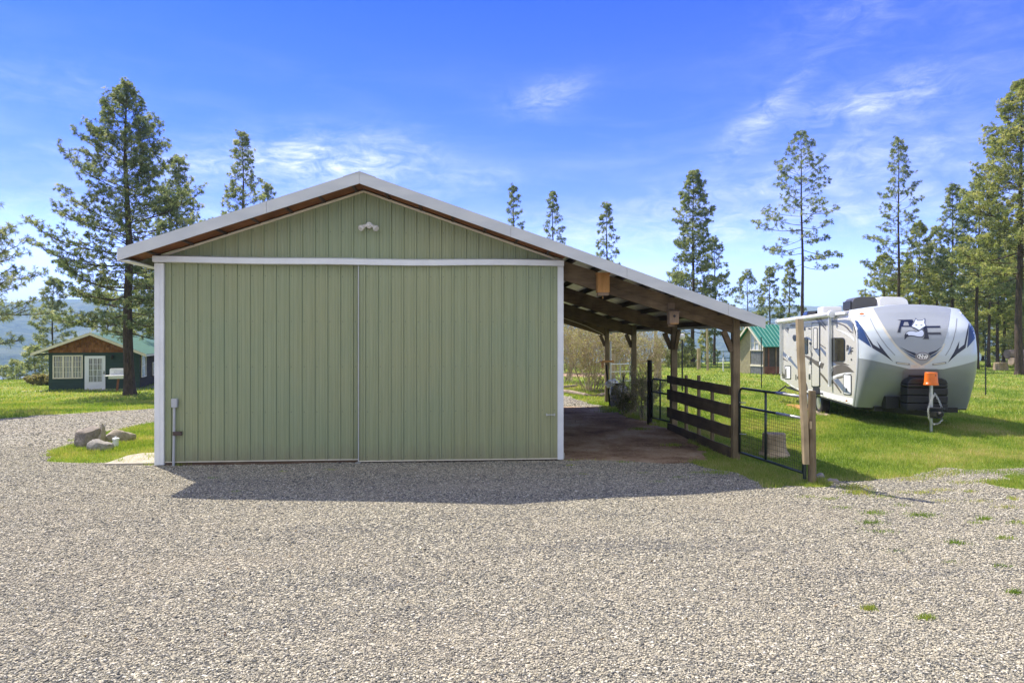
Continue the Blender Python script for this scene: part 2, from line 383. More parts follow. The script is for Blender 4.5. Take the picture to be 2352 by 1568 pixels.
# ================================================================== BARN
D = 12.70; XL, XR, XP = -5.35, 1.965, 5.36
Y0, Y1 = 12.10, 24.55
YP = [12.80, 16.55, 20.40, 24.15]
ROOF = [(-5.735, 3.77), (-1.70, 5.15), (1.965, 3.904), (5.617, 2.625)]
def roof_z(x):
    for (a, za), (b, zb) in zip(ROOF, ROOF[1:]):
        if x <= b: return za + (zb - za) * (x - a) / (b - a)
    return ROOF[-1][1]
RIB = [(0, 0), (.010, .025), (.036, .025), (.046, 0), (.098, 0), (.103, .004), (.115, .004), (.120, 0), (.160, 0), (.165, .004), (.177, .004), (.182, 0)]
def rib_profile(a, b, period=.2286, phase=0.0, amp=1.0, extra=()):
    pts = []; k = math.floor((a - phase) / period) - 1
    while True:
        base = phase + k * period
        if base > b: break
        pts += [(base + u, w * amp) for u, w in RIB if a < base + u < b]
        k += 1
    pts.sort()
    def w_at(x):
        for (p, wp), (q, wq) in zip(pts, pts[1:]):
            if p <= x <= q: return wp + (wq - wp) * (x - p) / max(1e-6, q - p)
        return 0
    pts += [(x, w_at(x)) for x in extra if a < x < b]
    return [(a, 0)] + sorted(pts) + [(b, 0)]
def ribbed_wall(mb, a, b, plane, zb, ztop, axis='x', sign=-1, phase=0.0, extra=(), back=.03):
    """vertical sheet between a and b; ribs stand out by sign along the other axis"""
    P = rib_profile(a, b, phase=phase, extra=extra)
    vs = []; fs = []
    for u, w in P:
        o = plane + sign * w
        for z in (zb, ztop(u)): vs.append((u, o, z) if axis == 'x' else (o, u, z))
    n = len(P)
    for i in range(n - 1): fs.append((2 * i, 2 * i + 2, 2 * i + 3, 2 * i + 1))
    mb.add(vs, fs)
    # plain back sheet so the wall has thickness
    vs = []; pb = plane - sign * back
    for u, w in P:
        for z in (zb, ztop(u)): vs.append((u, pb, z) if axis == 'x' else (pb, u, z))
    mb.add(vs, [(2 * i, 2 * i + 1, 2 * i + 3, 2 * i + 2) for i in range(n - 1)])
    return mb

barn = thing('barn', 'sage green metal barn with white trimmed sliding doors and open lean-to along one side', 'barn', (-1.70, D, 0))
wall_top = lambda x: roof_z(x) - .185
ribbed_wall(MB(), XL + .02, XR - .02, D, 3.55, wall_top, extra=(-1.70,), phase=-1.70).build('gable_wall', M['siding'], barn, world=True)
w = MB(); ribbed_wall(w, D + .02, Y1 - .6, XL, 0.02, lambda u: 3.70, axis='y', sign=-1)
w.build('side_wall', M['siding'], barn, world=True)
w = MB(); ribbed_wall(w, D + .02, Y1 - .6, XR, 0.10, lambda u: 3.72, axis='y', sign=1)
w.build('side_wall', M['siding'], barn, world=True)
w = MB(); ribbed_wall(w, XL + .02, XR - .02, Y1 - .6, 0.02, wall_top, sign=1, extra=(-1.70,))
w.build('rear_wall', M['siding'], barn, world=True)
# the two sliding doors
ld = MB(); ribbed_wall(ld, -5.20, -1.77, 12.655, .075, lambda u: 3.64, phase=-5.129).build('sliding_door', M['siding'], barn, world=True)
MB().box(-5.20, -1.80, 12.628, 12.650, .058, .073).build('door_sill_trim', M['cream_trim'], ld and bpy.data.objects['sliding_door'], world=True)
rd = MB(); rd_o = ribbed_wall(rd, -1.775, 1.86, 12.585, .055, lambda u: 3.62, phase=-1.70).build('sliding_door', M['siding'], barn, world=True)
e = MB(); e.box(-1.790, -1.777, 12.553, 12.62, .035, 3.62)
e.build('door_edge', M['fascia'], rd_o, world=True)
e = MB(); e.box(-1.775, 1.86, 12.562, 12.583, .036, .053); e.build('door_bottom_trim', M['cream_trim'], rd_o, world=True)
h = MB(); h.bar((1.655, 12.535, .86), (1.80, 12.535, .86), .012, .016); h.box(1.645, 1.665, 12.53, 12.58, .84, .88); h.box(1.79, 1.81, 12.53, 12.58, .84, .88)
h.build('handle', M['galv'], rd_o, world=True)
h = MB(); h.box(-1.83, -1.74, 12.52, 12.62, .0, .03); h.build('door_guide', M['galv'], barn, world=True)
# white trims
for a, b in ((XL - .012, -5.203), (1.863, XR + .012)):
    t = MB(); t.box(a, b, 12.60, 12.70, .02, 3.607); t.box(a + .02 if a < 0 else a - .0, (a + .09) if a < 0 else b - .02, 12.595, 12.599, .02, 3.6)
    t.build('corner_trim', M['white_trim'], barn, world=True)
t = MB()
N = 40  # slightly sagging track cover
for i in range(N):
    xa = XL - .005 + (XR + .01 - XL) * i / N; xb = XL - .005 + (XR + .01 - XL) * (i + 1) / N
    f = lambda x: -.018 * math.sin(math.pi * (x - XL) / (XR - XL)) ** 2 + .006 * math.sin(x * 2.1)
    vs = [(x, y, z + f(x)) for x in (xa, xb) for y, z in ((12.50, 3.615), (12.50, 3.715), (12.69, 3.755), (12.69, 3.615))]
    t.add(vs, [(0, 1, 5, 4), (1, 2, 6, 5), (3, 0, 4, 7)] + ([(0, 3, 2, 1)] if i == 0 else []) + ([(4, 5, 6, 7)] if i == N - 1 else []))
t.build('track_cover', M['white_trim'], barn, world=True)
t = MB()
for (a, b) in ((XL + .01, -1.70), (-1.70, XR - .01)):
    t.bar((a, 12.655, wall_top(a) - .012), (b, 12.655, wall_top(b) - .012), .03, .035)
t.build('gable_trim', M['cream_trim'], barn, world=True)
# sill timbers
t = MB(); t.box(-5.30, 1.90, 12.70, 12.80, -.10, .07); t.box(-5.20, 1.86, 12.66, 12.695, -.06, .05)
t.build('sill_beam', M['sill'], barn, world=True)
# roof sheets: ribs run down the slope
P = rib_profile(Y0 + .01, Y1)
vs = []; fs = []
for x, z in ROOF:
    for y, wv in P: vs.append((x, y, z + wv))
n = len(P)
for r in range(len(ROOF) - 1):
    for i in range(n - 1): fs.append((r * n + i, (r + 1) * n + i, (r + 1) * n + i + 1, r * n + i + 1))
off = len(vs)
for x, z in ROOF:
    for y, wv in P: vs.append((x, y, z + wv - .012))
for r in range(len(ROOF) - 1):
    for i in range(n - 1): fs.append((off + r * n + i, off + r * n + i + 1, off + (r + 1) * n + i + 1, off + (r + 1) * n + i))
roof_o = MB().add(vs, fs).build('roof', M['roof_under'], barn, world=True)
rc = MB()
for (a, b) in ((-1.98, -1.70), (-1.70, -1.42)):
    vs = [(x, y, roof_z(x) + dz) for x in (a, b) for y in (Y0 - .02, Y1 + .02) for dz in (.026, .034)]
    rc.add(vs, [(0, 2, 6, 4), (1, 5, 7, 3), (0, 1, 3, 2), (4, 6, 7, 5), (0, 4, 5, 1), (2, 3, 7, 6)])
rc.build('ridge_cap', M['fascia'], roof_o, world=True)
def rake(y, dy):
    seams = [-5.745, -3.28, -1.70, 0.95, 3.05, 4.93, 5.63]
    for a, b in zip(seams, seams[1:]):
        f = MB(); xs = [a + .002] + [x for x, _ in ROOF[1:-1] if a < x < b] + [b - .002]
        vs = []
        for x in xs:
            z = roof_z(x)
            vs += [(x, y, z + .028), (x, y, z - .178), (x, y + dy * .02, z - .178), (x, y + dy * .02, z + .0), (x, y + dy * .10, z + .036)]
        fs = []
        for i in range(len(xs) - 1):
            q = i * 5; fs += [(q, q + 5, q + 6, q + 1), (q + 1, q + 6, q + 7, q + 2), (q + 2, q + 7, q + 8, q + 3), (q, q + 4, q + 9, q + 5)]
        fs += [(0, 1, 2, 3), tuple((len(xs) - 1) * 5 + k for k in (3, 2, 1, 0))]
        f.add(vs, fs); f.build('rake_fascia', M['fascia'], roof_o, world=True)
rake(Y0 - .012, 1); rake(Y1 + .012, -1)
f = MB(); f.box(-5.755, -5.722, Y0 - .01, Y1 + .01, 3.585, 3.795); f.box(-5.722, -5.56, Y0 + .02, Y1, 3.585, 3.60); f.build('eave_fascia', M['white_trim'], roof_o, world=True)
f = MB(); f.box(5.60, 5.632, Y0 - .01, Y1 + .01, 2.50, 2.655); f.build('eave_fascia', M['fascia'], roof_o, world=True)
# stained wood under the front overhang: barge rafter, soffit boards and lookout blocks
for y0, y1 in ((12.115, 12.155),):
    for a, b in ((-5.70, -1.70), (-1.70, XR)):
        s = MB(); vs = [(x, y, roof_z(x) - d) for x in (a, b) for y in (y0, y1) for d in (.02, .165)]
        s.add(vs, [(0, 2, 6, 4), (1, 5, 7, 3), (0, 1, 3, 2), (4, 6, 7, 5), (0, 4, 5, 1), (2, 3, 7, 6)])
        s.build('barge_rafter', M['soffit_wood'], roof_o, world=True)
for a, b in ((-5.66, -1.70), (-1.70, XR)):
    s = MB(); vs = [(x, y, roof_z(x) - d) for x in (a, b) for y in (12.16, 12.69) for d in (.125, .15)]
    s.add(vs, [(0, 2, 6, 4), (1, 5, 7, 3), (0, 1, 3, 2), (4, 6, 7, 5), (0, 4, 5, 1), (2, 3, 7, 6)])
    s.build('soffit', M['soffit_wood'], roof_o, world=True)
for k in range(13):
    x = -5.3 + .58 * k
    if x > XR: break
    s = MB(); s.bar((x, 12.16, roof_z(x) - .152 - .012), (x, 12.67, roof_z(x) - .152 - .012), .045, .03)
    s.build('lookout', M['beam_y'], roof_o, world=True)
# purlins under the lean-to roof
x = 2.18
while x < 5.55:
    s = MB(); s.box(x - .02, x + .02, Y0 + .03, Y1 - .03, roof_z(x) - .125, roof_z(x) - .016)
    s.build('purlin', M['beam_y'], roof_o, world=True); x += .47
# rafters (a stacked pair of boards) on posts with knee braces
for k, y in enumerate(YP):
    for (lo0, lo1, hi0, hi1) in ((.36, .31, .188, .188), (.184, .184, .0, .0)):
        s = MB(); vs = []
        for x_, top in ((XR + .03, roof_z(XR) - .17), (XP - .072, roof_z(XP - .07) - .05)):
            i = 0 if x_ < 3 else 1
            lo = (lo0, lo1)[i]; hi = (hi0, hi1)[i]
            for y_ in (y - .045, y + .045): vs += [(x_, y_, top - lo), (x_, y_, top - hi)]
        s.add(vs, [(0, 2, 3, 1), (4, 5, 7, 6), (0, 1, 5, 4), (2, 6, 7, 3), (1, 3, 7, 5), (0, 4, 6, 2)])
        s.build('rafter', M['beam'], barn, world=True)
    s = MB(); zb = hgt(XP, y) - .3
    s.tube([(XP + rnd.uniform(-.01, .01), y, zb), (XP, y, 1.2), (XP, y, roof_z(XP) - .03)], [.098, .096, .094], n=4)
    for v in range(len(s.v)):   # square section turned to the wall
        px, py, pz = s.v[v]; dx, dy = px - XP, py - y; c = math.sqrt(.5)
        s.v[v] = (XP + (dx - dy) * c, y + (dx + dy) * c, pz)
    po = s.build('post', M['post'], barn, world=True, bevel=.006)
    zt = roof_z(XP) - .36
    b = MB(); b.bar((XP - .24, y, zt + .06), (XP - .07, y, zt - .33), .088, .10, up=(1, 0, 1)); b.build('knee_brace', M['beam'], po, world=True)
    if k in (1,):
        b = MB(); b.bar((XP + .02, y - .32, zt + .12), (XP, y - .10, zt - .34), .08, .09, up=(0, 1, 1)); b.build('knee_brace', M['beam'], po, world=True)
    if k in (1, 2, 3):
        b = MB(); b.box(XP - .09, XP + .03, y - .105, y - .072, zt - 1.25, zt + .05); b.build('splice_board', M['post'], po, world=True)
# cord strung along the last rafter
s = MB(); s.tube([(XR + .05, YP[3] - .07, 3.40), (2.6, YP[3] - .07, 3.36), (3.5, YP[3] - .07, 3.12), (4.6, YP[3] - .07, 2.74), (5.2, YP[3] - .07, 2.45), (XP, YP[3] - .09, 2.2)], .012, 5)
s.build('cord', M['cream_trim'], barn, world=True)
# white pipe down the rear post
s = MB(); s.tube([(XP + .12, 24.1, 2.2), (XP + .12, 24.1, .5), (XP + .3, 24.0, .35)], .032, 8); s.build('drain_pipe', M['white_trim'], barn, world=True)
# security lamp on the gable
fl = MB(); cx, cy, cz = -1.60, 12.66, 4.335
fl.tube([(cx, cy + .02, cz), (cx, cy - .05, cz)], [.062, .055], 14); fl.tube([(cx, cy - .05, cz), (cx, cy - .075, cz)], [.035, .02], 10)
fl_o = fl.build('security_lamp', M['lamp_white'], barn, world=True, smooth=False)
for sgn in (-1, 1):
    a = MB(); a.tube([(cx + sgn * .03, cy - .04, cz + .0), (cx + sgn * .075, cy - .07, cz - .018), (cx + sgn * .105, cy - .10, cz - .045)], [.026, .028, .036], 10)
    a.tube([(cx + sgn * .105, cy - .10, cz - .045), (cx + sgn * .135, cy - .125, cz - .07)], [.04, .058], 12)
    a.build('lamp_arm', M['lamp_white'], fl_o, world=True, smooth=False)
    a = MB(); a.tube([(cx + sgn * .134, cy - .124, cz - .069), (cx + sgn * .150, cy - .138, cz - .083)], [.060, .048], 12); a.build('bulb', M['lamp_glass'], fl_o, world=True)
# conduit with box and sensor
c = MB(); c.tube([(-5.02, 12.60, 1.08), (-5.025, 12.60, .5), (-5.035, 12.60, -.05)], .022, 10); co = c.build('conduit', M['grey_pvc'], barn, world=True, smooth=False)
c = MB(); c.box(-5.065, -4.965, 12.565, 12.645, 1.04, 1.20); c.build('junction_box', M['grey_pvc'], co, world=True, bevel=.012)
c = MB(); c.box(-5.035, -4.885, 12.56, 12.62, .545, .615); c.build('sensor', M['brown_plastic'], co, world=True, bevel=.006)
# concrete edge under the side wall
c = MB(); c.box(XR - .05, XR + .07, D + .1, Y1 - .6, -.15, .10); c.build('foundation', M['concrete'], barn, world=True)

# ------------------------------------------------------------------ birdhouses on the front rafter
bh = thing('birdhouse', 'orange brown pine nesting box hung on the front beam close to the barn corner', 'birdhouse', (2.73, 12.66, 3.11))
s = MB(); s.box(-.113, .113, -.085, .075, .02, .36); s.build('box', M['pine_board'], bh, bevel=.004)
s = MB(); s.box(-.125, .125, -.115, .08, .362, .39); s.build('roof', M['pine_board'], bh, bevel=.003)
s = MB(); s.box(-.10, .10, -.07, .06, -.035, .018); s.build('floor_board', M['old_board'], bh)
s = MB(); s.bar((0, -.0, -.04), (0, 0, -.09), .015, .02, up=(0, 1, 0)); s.build('perch', M['pine_board'], bh)
bh = thing('birdhouse', 'grey weathered birdhouse with round hole on the front beam above the second post', 'birdhouse', (4.06, 12.68, 2.545))
s = MB(); s.box(-.09, .09, -.17, 0, 0, .225); s.build('box', M['old_board'], bh, bevel=.004)
s = MB(); vs = [(x, y, z) for x in (-.105, .105) for y, z in ((-.20, .215), (.0, .262), (.0, .282), (-.20, .235))]
s.add(vs, [(0, 1, 2, 3), (7, 6, 5, 4), (0, 4, 5, 1), (1, 5, 6, 2), (2, 6, 7, 3), (3, 7, 4, 0)]); s.build('roof', M['old_board'], bh)
s = MB(); s.box(-.062, .062, .003, .022, -.05, .40); s.build('back_board', M['old_board'], bh)
s = MB(); s.tube([(.0, -.1705, .145), (.0, -.1735, .145)], .026, 14); s.build('entrance_hole', M['black'], bh)
s = MB(); s.box(-.078, .078, -.176, -.171, -.004, .012); s.build('bottom_trim', M['pine_board'], bh)

# ------------------------------------------------------------------ board fence between the first two posts
fc = thing('board_fence', 'dark brown fence of four wide boards between the two front posts of the lean-to', 'fence', (XP, 14.7, 0))
for (a0, a1, b0, b1) in ((1.165, 1.355, 1.17, 1.35), (.755, 1.02, .735, .995), (.31, .565, .345, .585), (-.03, .175, -.03, .175)):
    s = MB(); x0, x1 = XP - .118, XP - .076; ya, yb = YP[1] + .20, YP[0] + .03
    if a0 < .1: x0 += .01
    vs = []
    NB = 10
    for i in range(NB + 1):
        y = ya + (yb - ya) * i / NB; f = i / NB; lo = a0 + (b0 - a0) * f + rnd.uniform(-.006, .006); hi = a1 + (b1 - a1) * f + rnd.uniform(-.009, .009)
        vs += [(x0, y, lo), (x1, y, lo), (x1, y, hi), (x0, y, hi)]
    fs = [(0, 1, 2, 3), tuple(NB * 4 + k for k in (3, 2, 1, 0))]
    for i in range(NB):
        for k in range(4): fs.append((i * 4 + k, i * 4 + (k + 1) % 4, i * 4 + 4 + (k + 1) % 4, i * 4 + 4 + k))
    s.add(vs, fs); s.build('board', M['board_fence'], fc, world=True)
for y, h in ((15.55, 1.42), (14.72, 1.46), (13.92, 1.18)):
    s = MB(); s.tube([(XP - .03, y, -.2), (XP - .03, y, h)], [.045, .04], 6, wob=.06); s.build('stake', M['post'], fc, world=True)

# ------------------------------------------------------------------ tube gate to the free standing post
def mesh_gate(name, label, A, B, hts, corner, wires, top_bare=None, mat='gate_tube', n_v=40):
    A = Vector(A); B = Vector(B); L = (B - A).length; d = (B - A).normalized()
    g = thing(name, label, 'gate', A)
    P = lambda u, z: A + d * u + Vector((0, 0, z))
    zb, zm, zt = hts; r = .024
    s = MB(); cr = .10
    arc = [P(0, zb)] + [P(0, zt - cr)] + [P(cr - cr * math.cos(a), zt - cr + cr * math.sin(a)) for a in (R(30), R(60), R(90))] + [P(L, zt)] + [P(L, zb)]
    s.tube(arc, r, 8); s.tube([P(0, zb), P(L, zb)], r, 8); s.build('frame', M[mat], g, world=True, smooth=True)
    s = MB(); s.tube([P(0.02, zm), P(L - .02, zm)], r * .95, 8); s.build('rail', M[mat], g, world=True, smooth=True)
    s = MB(); s.tube([P(L * .45, zb), P(L * .45, zt)], r * .95, 8); s.build('stile', M[mat], g, world=True, smooth=True)
    if top_bare:
        for z in (zt, zm):
            s = MB(); s.tube([P(L * top_bare, z), P(L * .985, z)], r * 1.04, 8); s.build('worn_rail', M['gate_bare'], g, world=True, smooth=True)
    s = MB(); zz = zm - .03
    k = int(L / .062)
    for i in range(1, k): s.tube([P(L * i / k, zb), P(L * i / k + rnd.uniform(-.006, .006), zz)], .0026, 3, cap=False)
    z = zb + .07
    while z < zz:
        s.tube([P(0, z), P(L * .5, z - .006), P(L, z)], .0026, 3, cap=False); z += .085 if z < zb + .4 else .06
    s.build('wire_mesh', M[wires], g, world=True)
    return g
mesh_gate('tube_gate', 'dark tubular farm gate with wire mesh between lean-to corner and split wooden post', (XP + .04, 12.70, .0), (5.60, 10.66, .0), (.09, .97, 1.32), None, 'wire_dark', top_bare=.62)
for z in (.45, 1.05):
    s = MB(); s.tube([(XP + .03, 12.66, z), (XP + .06, 12.60, z)], .012, 6); s.tube([(XP + .06, 12.60, z), (XP + .12, 12.58, z)], .008, 6)
    s.build('hinge', M['galv'], bpy.data.objects['tube_gate'], world=True)
# free standing post: round log with a split board nailed against it
gp = thing('gate_post', 'tall weathered split board fixed to a short round log where the gate ends', 'post', (5.63, 10.52, 0))
s = MB(); s.tube([(5.665, 10.50, -.2), (5.66, 10.50, .5), (5.66, 10.505, 1.0), (5.665, 10.51, 1.43)], [.066, .062, .060, .056], 10, wob=.05)
lo = s.build('round_log', M['post'], gp, world=True, smooth=False)
s = MB()
prof = [(.26, 5.555, .040, .030), (.8, 5.540, .044, .03), (1.4, 5.505, .046, .03), (2.0, 5.475, .048, .03), (2.58, 5.450, .047, .03)]
vs = []
for z, x, w_, t_ in prof:
    j = rnd.uniform(-.006, .006)
    vs += [(x - w_ - j, 10.47, z), (x + w_ + j, 10.455, z), (x + w_, 10.53, z), (x - w_ + j, 10.53, z)]
fs = [(0, 1, 2, 3), tuple(4 * 4 + k for k in (3, 2, 1, 0))]
for i in range(4):
    for k in range(4): fs.append((i * 4 + k, i * 4 + (k + 1) % 4, i * 4 + 4 + (k + 1) % 4, i * 4 + 4 + k))
s.add(vs, fs); s.build('split_board', M['grey_post'], gp, world=True)
s = MB(); s.box(5.585, 5.62, 10.425, 10.45, .83, .95); s.build('patch_plate', M['grey_post'], gp, world=True)
s = MB(); s.tube([(5.545, 10.52, .02), (5.545, 10.52, .26)], .028, 8); s.build('latch_pipe', M['gate_tube'], gp, world=True)

# ------------------------------------------------------------------ stump behind the gate
def bumpy(name, pts_r, mat, parent=None, n=18, wob=.06, seed=1, smooth=True, flare=0):
    """lathe with an uneven outline: pts_r = [(z, rx, ry)]"""
    q = random.Random(seed); s = MB(); ph = [q.uniform(0, 6.28) for _ in range(5)]
    vs = []
    for z, rx, ry in pts_r:
        for k in range(n):
            a = 2 * math.pi * k / n
            f = 1 + wob * (math.sin(3 * a + ph[0]) + .7 * math.sin(5 * a + ph[1] + z) + .5 * math.sin(8 * a + ph[2])) + q.uniform(-wob, wob) * .35
            vs.append((rx * f * math.cos(a), ry * f * math.sin(a), z + q.uniform(-wob, wob) * .06))
    fs = []
    for i in range(len(pts_r) - 1):
        for k in range(n): fs.append((i * n + k, i * n + (k + 1) % n, (i + 1) * n + (k + 1) % n, (i + 1) * n + k))
    fs.append(tuple((len(pts_r) - 1) * n + k for k in range(n)))
    s.add(vs, fs)
    return s
p = G(1778, 1045)
st = bumpy('stump', [(-.1, .32, .32), (.02, .30, .30), (.09, .245, .24), (.2, .225, .22), (.42, .215, .205), (.445, .20, .19)], None, seed=4, wob=.05)
o = st.build('tree_stump', M['stump']); o.location = p
tag(o, 'pale grey tree stump with flared foot standing behind the wire mesh gate', 'stump')
# ================================================================== TRAVEL TRAILER
TA = R(13.6)
TL = Vector((10.135, 16.74, 0.0))
TT = thing('travel_trailer', 'white and grey travel trailer with blue swooshes and fox emblem parked on the lawn', 'trailer', TL, -TA)
TM = ROOTM[TT.name]; TI = TM.inverted()
W = 2.63; LEN = 8.1
def seam(z):      # where side wall meets the front cap
    return .06 - .34 * math.sin(math.pi * np.clip((z - .55) / 2.75, 0, 1)) + .42 * sm((z - 2.45) / .6)
def nose(z):      # how far the cap stands forward at mid width
    return np.interp(z, [.55, .8, 1.2, 1.55, 1.9, 2.3, 2.65, 2.85, 3.0, 3.1], [.40, .52, .66, .74, .74, .66, .52, .40, .24, .05])
def crown(a): return .13 * (1 - (2 * a - 1) ** 2)
ZB = .56
def zbot(y):
    return ZB + .22 * float(sm((y - 5.7) / 2.5)) if y > 5.7 else ZB
# body shell
ys = [0.0, .4, .8, 1.5, 3.0, 4.5, 5.7, 6.6, 7.4, LEN]
sec = lambda y: [(0, zbot(y)), (0, .8), (0, 1.5), (0, 2.2), (0, 2.80), (.02, 2.93), (.09, 3.0)] + [(W * a, 3.0 + crown(a) - .0) for a in (.2, .35, .5, .65, .8)] + [(W - .09, 3.0), (W - .02, 2.93), (W, 2.80), (W, 2.2), (W, 1.5), (W, .8), (W, zbot(y))]
vs = []; fs = []
for y in ys:
    S = sec(y)
    for x, z in S:
        yy = y if y > 0 else float(seam(z)) + .012
        vs.append((x, yy, z))
n = len(S)
for i in range(len(ys) - 1):
    for k in range(n): fs.append((i * n + k, i * n + (k + 1) % n, (i + 1) * n + (k + 1) % n, (i + 1) * n + k))
fs.append(tuple((len(ys) - 1) * n + k for k in range(n)))
bb = MB().add(vs, fs); body = bb.build('body', M['tt_white'], TT)
body_bvh = BVHTree.FromPolygons([TM @ Vector(v) for v in vs], fs)
# front cap: grey lower half and pale upper half share one curved surface
NA = 44
def cap_point(a, z):
    e = abs(2 * a - 1)
    q = (1 - min(1, e) ** 3.3) ** (1 / 3.3)
    return (W * a, float(seam(z)) - float(nose(z)) * q, z + crown(a) * float(sm((z - 2.6) / .4)))
def split(a):
    e = abs(2 * a - 1)
    return 1.545 + .24 * max(0, (e - .28) / .72)
As = [.5 - .5 * math.cos(math.pi * i / NA) for i in range(NA + 1)]
CAPV = []; CAPF = []
def cap_part(name, zf, rows, mat, roof=False):
    vs = []; fs = []
    for r in range(rows + 1):
        for a in As: vs.append(cap_point(a, zf(a, r / rows)))
    if roof:
        for a in As: vs.append((W * a, .75, 3.0 + crown(a) + .004))
        rows += 1
    for r in range(rows):
        for i in range(NA): fs.append((r * (NA + 1) + i, r * (NA + 1) + i + 1, (r + 1) * (NA + 1) + i + 1, (r + 1) * (NA + 1) + i))
    o = MB().add(vs, fs).build(name, mat, TT, smooth=True)
    k = len(CAPV); CAPV.extend(TM @ Vector(v) for v in vs); CAPF.extend(tuple(i + k for i in f) for f in fs)
    return o
capU = cap_part('front_cap', lambda a, t: split(a) + (3.02 - split(a)) * t, 26, M['tt_cap'], roof=True)
capL = cap_part('lower_cap', lambda a, t: ZB - .02 + (split(a) - ZB + .02) * t, 14, M['tt_grey'])
cap_bvh = BVHTree.FromPolygons(CAPV, CAPF)
bpo = MB(); bpo.box(.03, W - .03, -.1, 7.4, ZB - .06, ZB - .01); bpo.build('underbelly', M['black'], TT)

def s7(x, y): return (1768.7 + .23998 * x, 658.56 + .24 * y)
def s5(x, y): return (1938.05 + .1440 * x, 677.38 + .1440 * y)
def decal(name, poly, mat, parent, surf='cap', off=.004, conv=s7, hole=None, step=7, thick=0.0):
    """vinyl graphic: outline laid on the trailer's own curved skin"""
    bvh = cap_bvh if surf == 'cap' else body_bvh
    pts = [conv(*p) for p in poly]
    loops = [[Vector((p[0], p[1], 0)) for p in pts]]
    if hole: loops.append([Vector((*conv(*p), 0)) for p in hole])
    bm = bmesh.new(); allv = [bm.verts.new(v) for lp in loops for v in lp]
    for t in tessellate_polygon(loops):
        try: bm.faces.new([allv[i] for i in t])
        except ValueError: pass
    for _ in range(4):
        es = [e for e in bm.edges if e.calc_length() > step]
        if not es: break
        bmesh.ops.subdivide_edges(bm, edges=es, cuts=1)
        bmesh.ops.triangulate(bm, faces=bm.faces)
    vs = {}; out = []
    for v in bm.verts:
        hit = bvh.ray_cast(CAM, ray(v.co.x, v.co.y).normalized())
        if hit[0] is None: vs[v.index] = None; continue
        nrm = hit[1] if hit[1].dot(ray(v.co.x, v.co.y)) < 0 else -hit[1]
        vs[v.index] = TI @ (hit[0] + nrm * off)
    bm.verts.index_update()
    mb = MB(); idx = {}
    for i, v in enumerate(bm.verts):
        hit = bvh.ray_cast(CAM, ray(v.co.x, v.co.y).normalized())
        if hit[0] is None: continue
        nrm = hit[1] if hit[1].dot(ray(v.co.x, v.co.y)) < 0 else -hit[1]
        idx[i] = len(mb.v); mb.v.append(tuple(TI @ (hit[0] + nrm * off)))
    for f in bm.faces:
        k = [v.index for v in f.verts]
        if all(i in idx for i in k): mb.f.append(tuple(idx[i] for i in k)); mb.m.append(0)
    bm.free()
    if not mb.f: return None
    o = mb.build(name, mat, parent)
    return o
def stroke(poly, w, closed=False):
    """outline of a thin line through the points"""
    L = []; Rr = []
    for i, p in enumerate(poly):
        a = poly[max(i - 1, 0)]; b = poly[min(i + 1, len(poly) - 1)]
        d = math.hypot(b[0] - a[0], b[1] - a[1]) or 1; nx, ny = -(b[1] - a[1]) / d, (b[0] - a[0]) / d
        L.append((p[0] + nx * w / 2, p[1] + ny * w / 2)); Rr.append((p[0] - nx * w / 2, p[1] - ny * w / 2))
    return L + Rr[::-1]
def ell(cx, cy, rx, ry, n=20, rot=0): return [(cx + rx * math.cos(t) * math.cos(rot) - ry * math.sin(t) * math.sin(rot), cy + rx * math.cos(t) * math.sin(rot) + ry * math.sin(t) * math.cos(rot)) for t in [2 * math.pi * k / n for k in range(n)]]
def rrect(x0, y0, x1, y1, r, sk=0.0, yk=0.0):
    out = []
    for cx, cy, a0 in ((x1 - r, y0 + r, -90), (x1 - r, y1 - r, 0), (x0 + r, y1 - r, 90), (x0 + r, y0 + r, 180)):
        for k in range(5):
            a = R(a0 + 22.5 * k); x = cx + r * math.cos(a); y = cy + r * math.sin(a)
            out.append((x + sk * (y - y0), y + yk * (x - x0)))
    return out
# ---- front graphics
shield = [(985, 200), (1010, 245), (1075, 355), (1140, 455), (1200, 540), (1250, 595), (1330, 665), (1400, 718), (1450, 748), (1500, 722), (1560, 668), (1625, 590), (1662, 535), (1690, 450), (1710, 350), (1722, 250), (1728, 190), (1600, 176), (1450, 165), (1250, 168), (1100, 180)]
sh = decal('grey_shield', shield, M['tt_shield'], TT, off=.006)
decal('shield_border', stroke([(978, 200), (1040, 320), (1120, 445), (1190, 540), (1245, 605), (1330, 680), (1400, 728), (1450, 752)], 22), M['tt_cream'], TT, off=.003)
decal('shield_border', stroke([(1450, 752), (1510, 726), (1580, 668), (1640, 600), (1672, 540)], 14), M['tt_cream'], TT, off=.003)
decal('recess_panel', [(1262, 800), (1280, 787), (1600, 787), (1620, 800), (1625, 900), (1640, 1140), (1190, 1140), (1215, 1080), (1245, 985), (1258, 880)], M['tt_panel'], TT, off=.004)
decal('recess_line', stroke([(1190, 1130), (1240, 985), (1262, 850), (1265, 800), (1285, 785), (1600, 785), (1618, 798), (1622, 850)], 7), M['tt_line'], TT, off=.007)
for pl in ([(808, 318), (840, 325), (868, 362), (905, 432), (940, 505), (972, 577), (905, 530), (840, 487), (826, 480)], [(1910, 330), (1950, 318), (1962, 400), (1975, 470), (1930, 530), (1885, 582), (1895, 480)]):
    decal('navy_swoosh', pl, M['tt_navy'], TT)
for pl in ([(846, 326), (900, 410), (950, 490), (988, 548), (1052, 588), (1040, 556), (1018, 512), (1075, 585), (1130, 655), (1178, 712), (1100, 655), (1040, 618), (982, 583), (945, 505), (900, 420)], [(1906, 322), (1895, 440), (1870, 582), (1790, 640), (1702, 720), (1760, 622), (1812, 515), (1802, 592), (1858, 548), (1882, 430)]):
    decal('black_swoosh', pl, M['tt_dark'], TT)
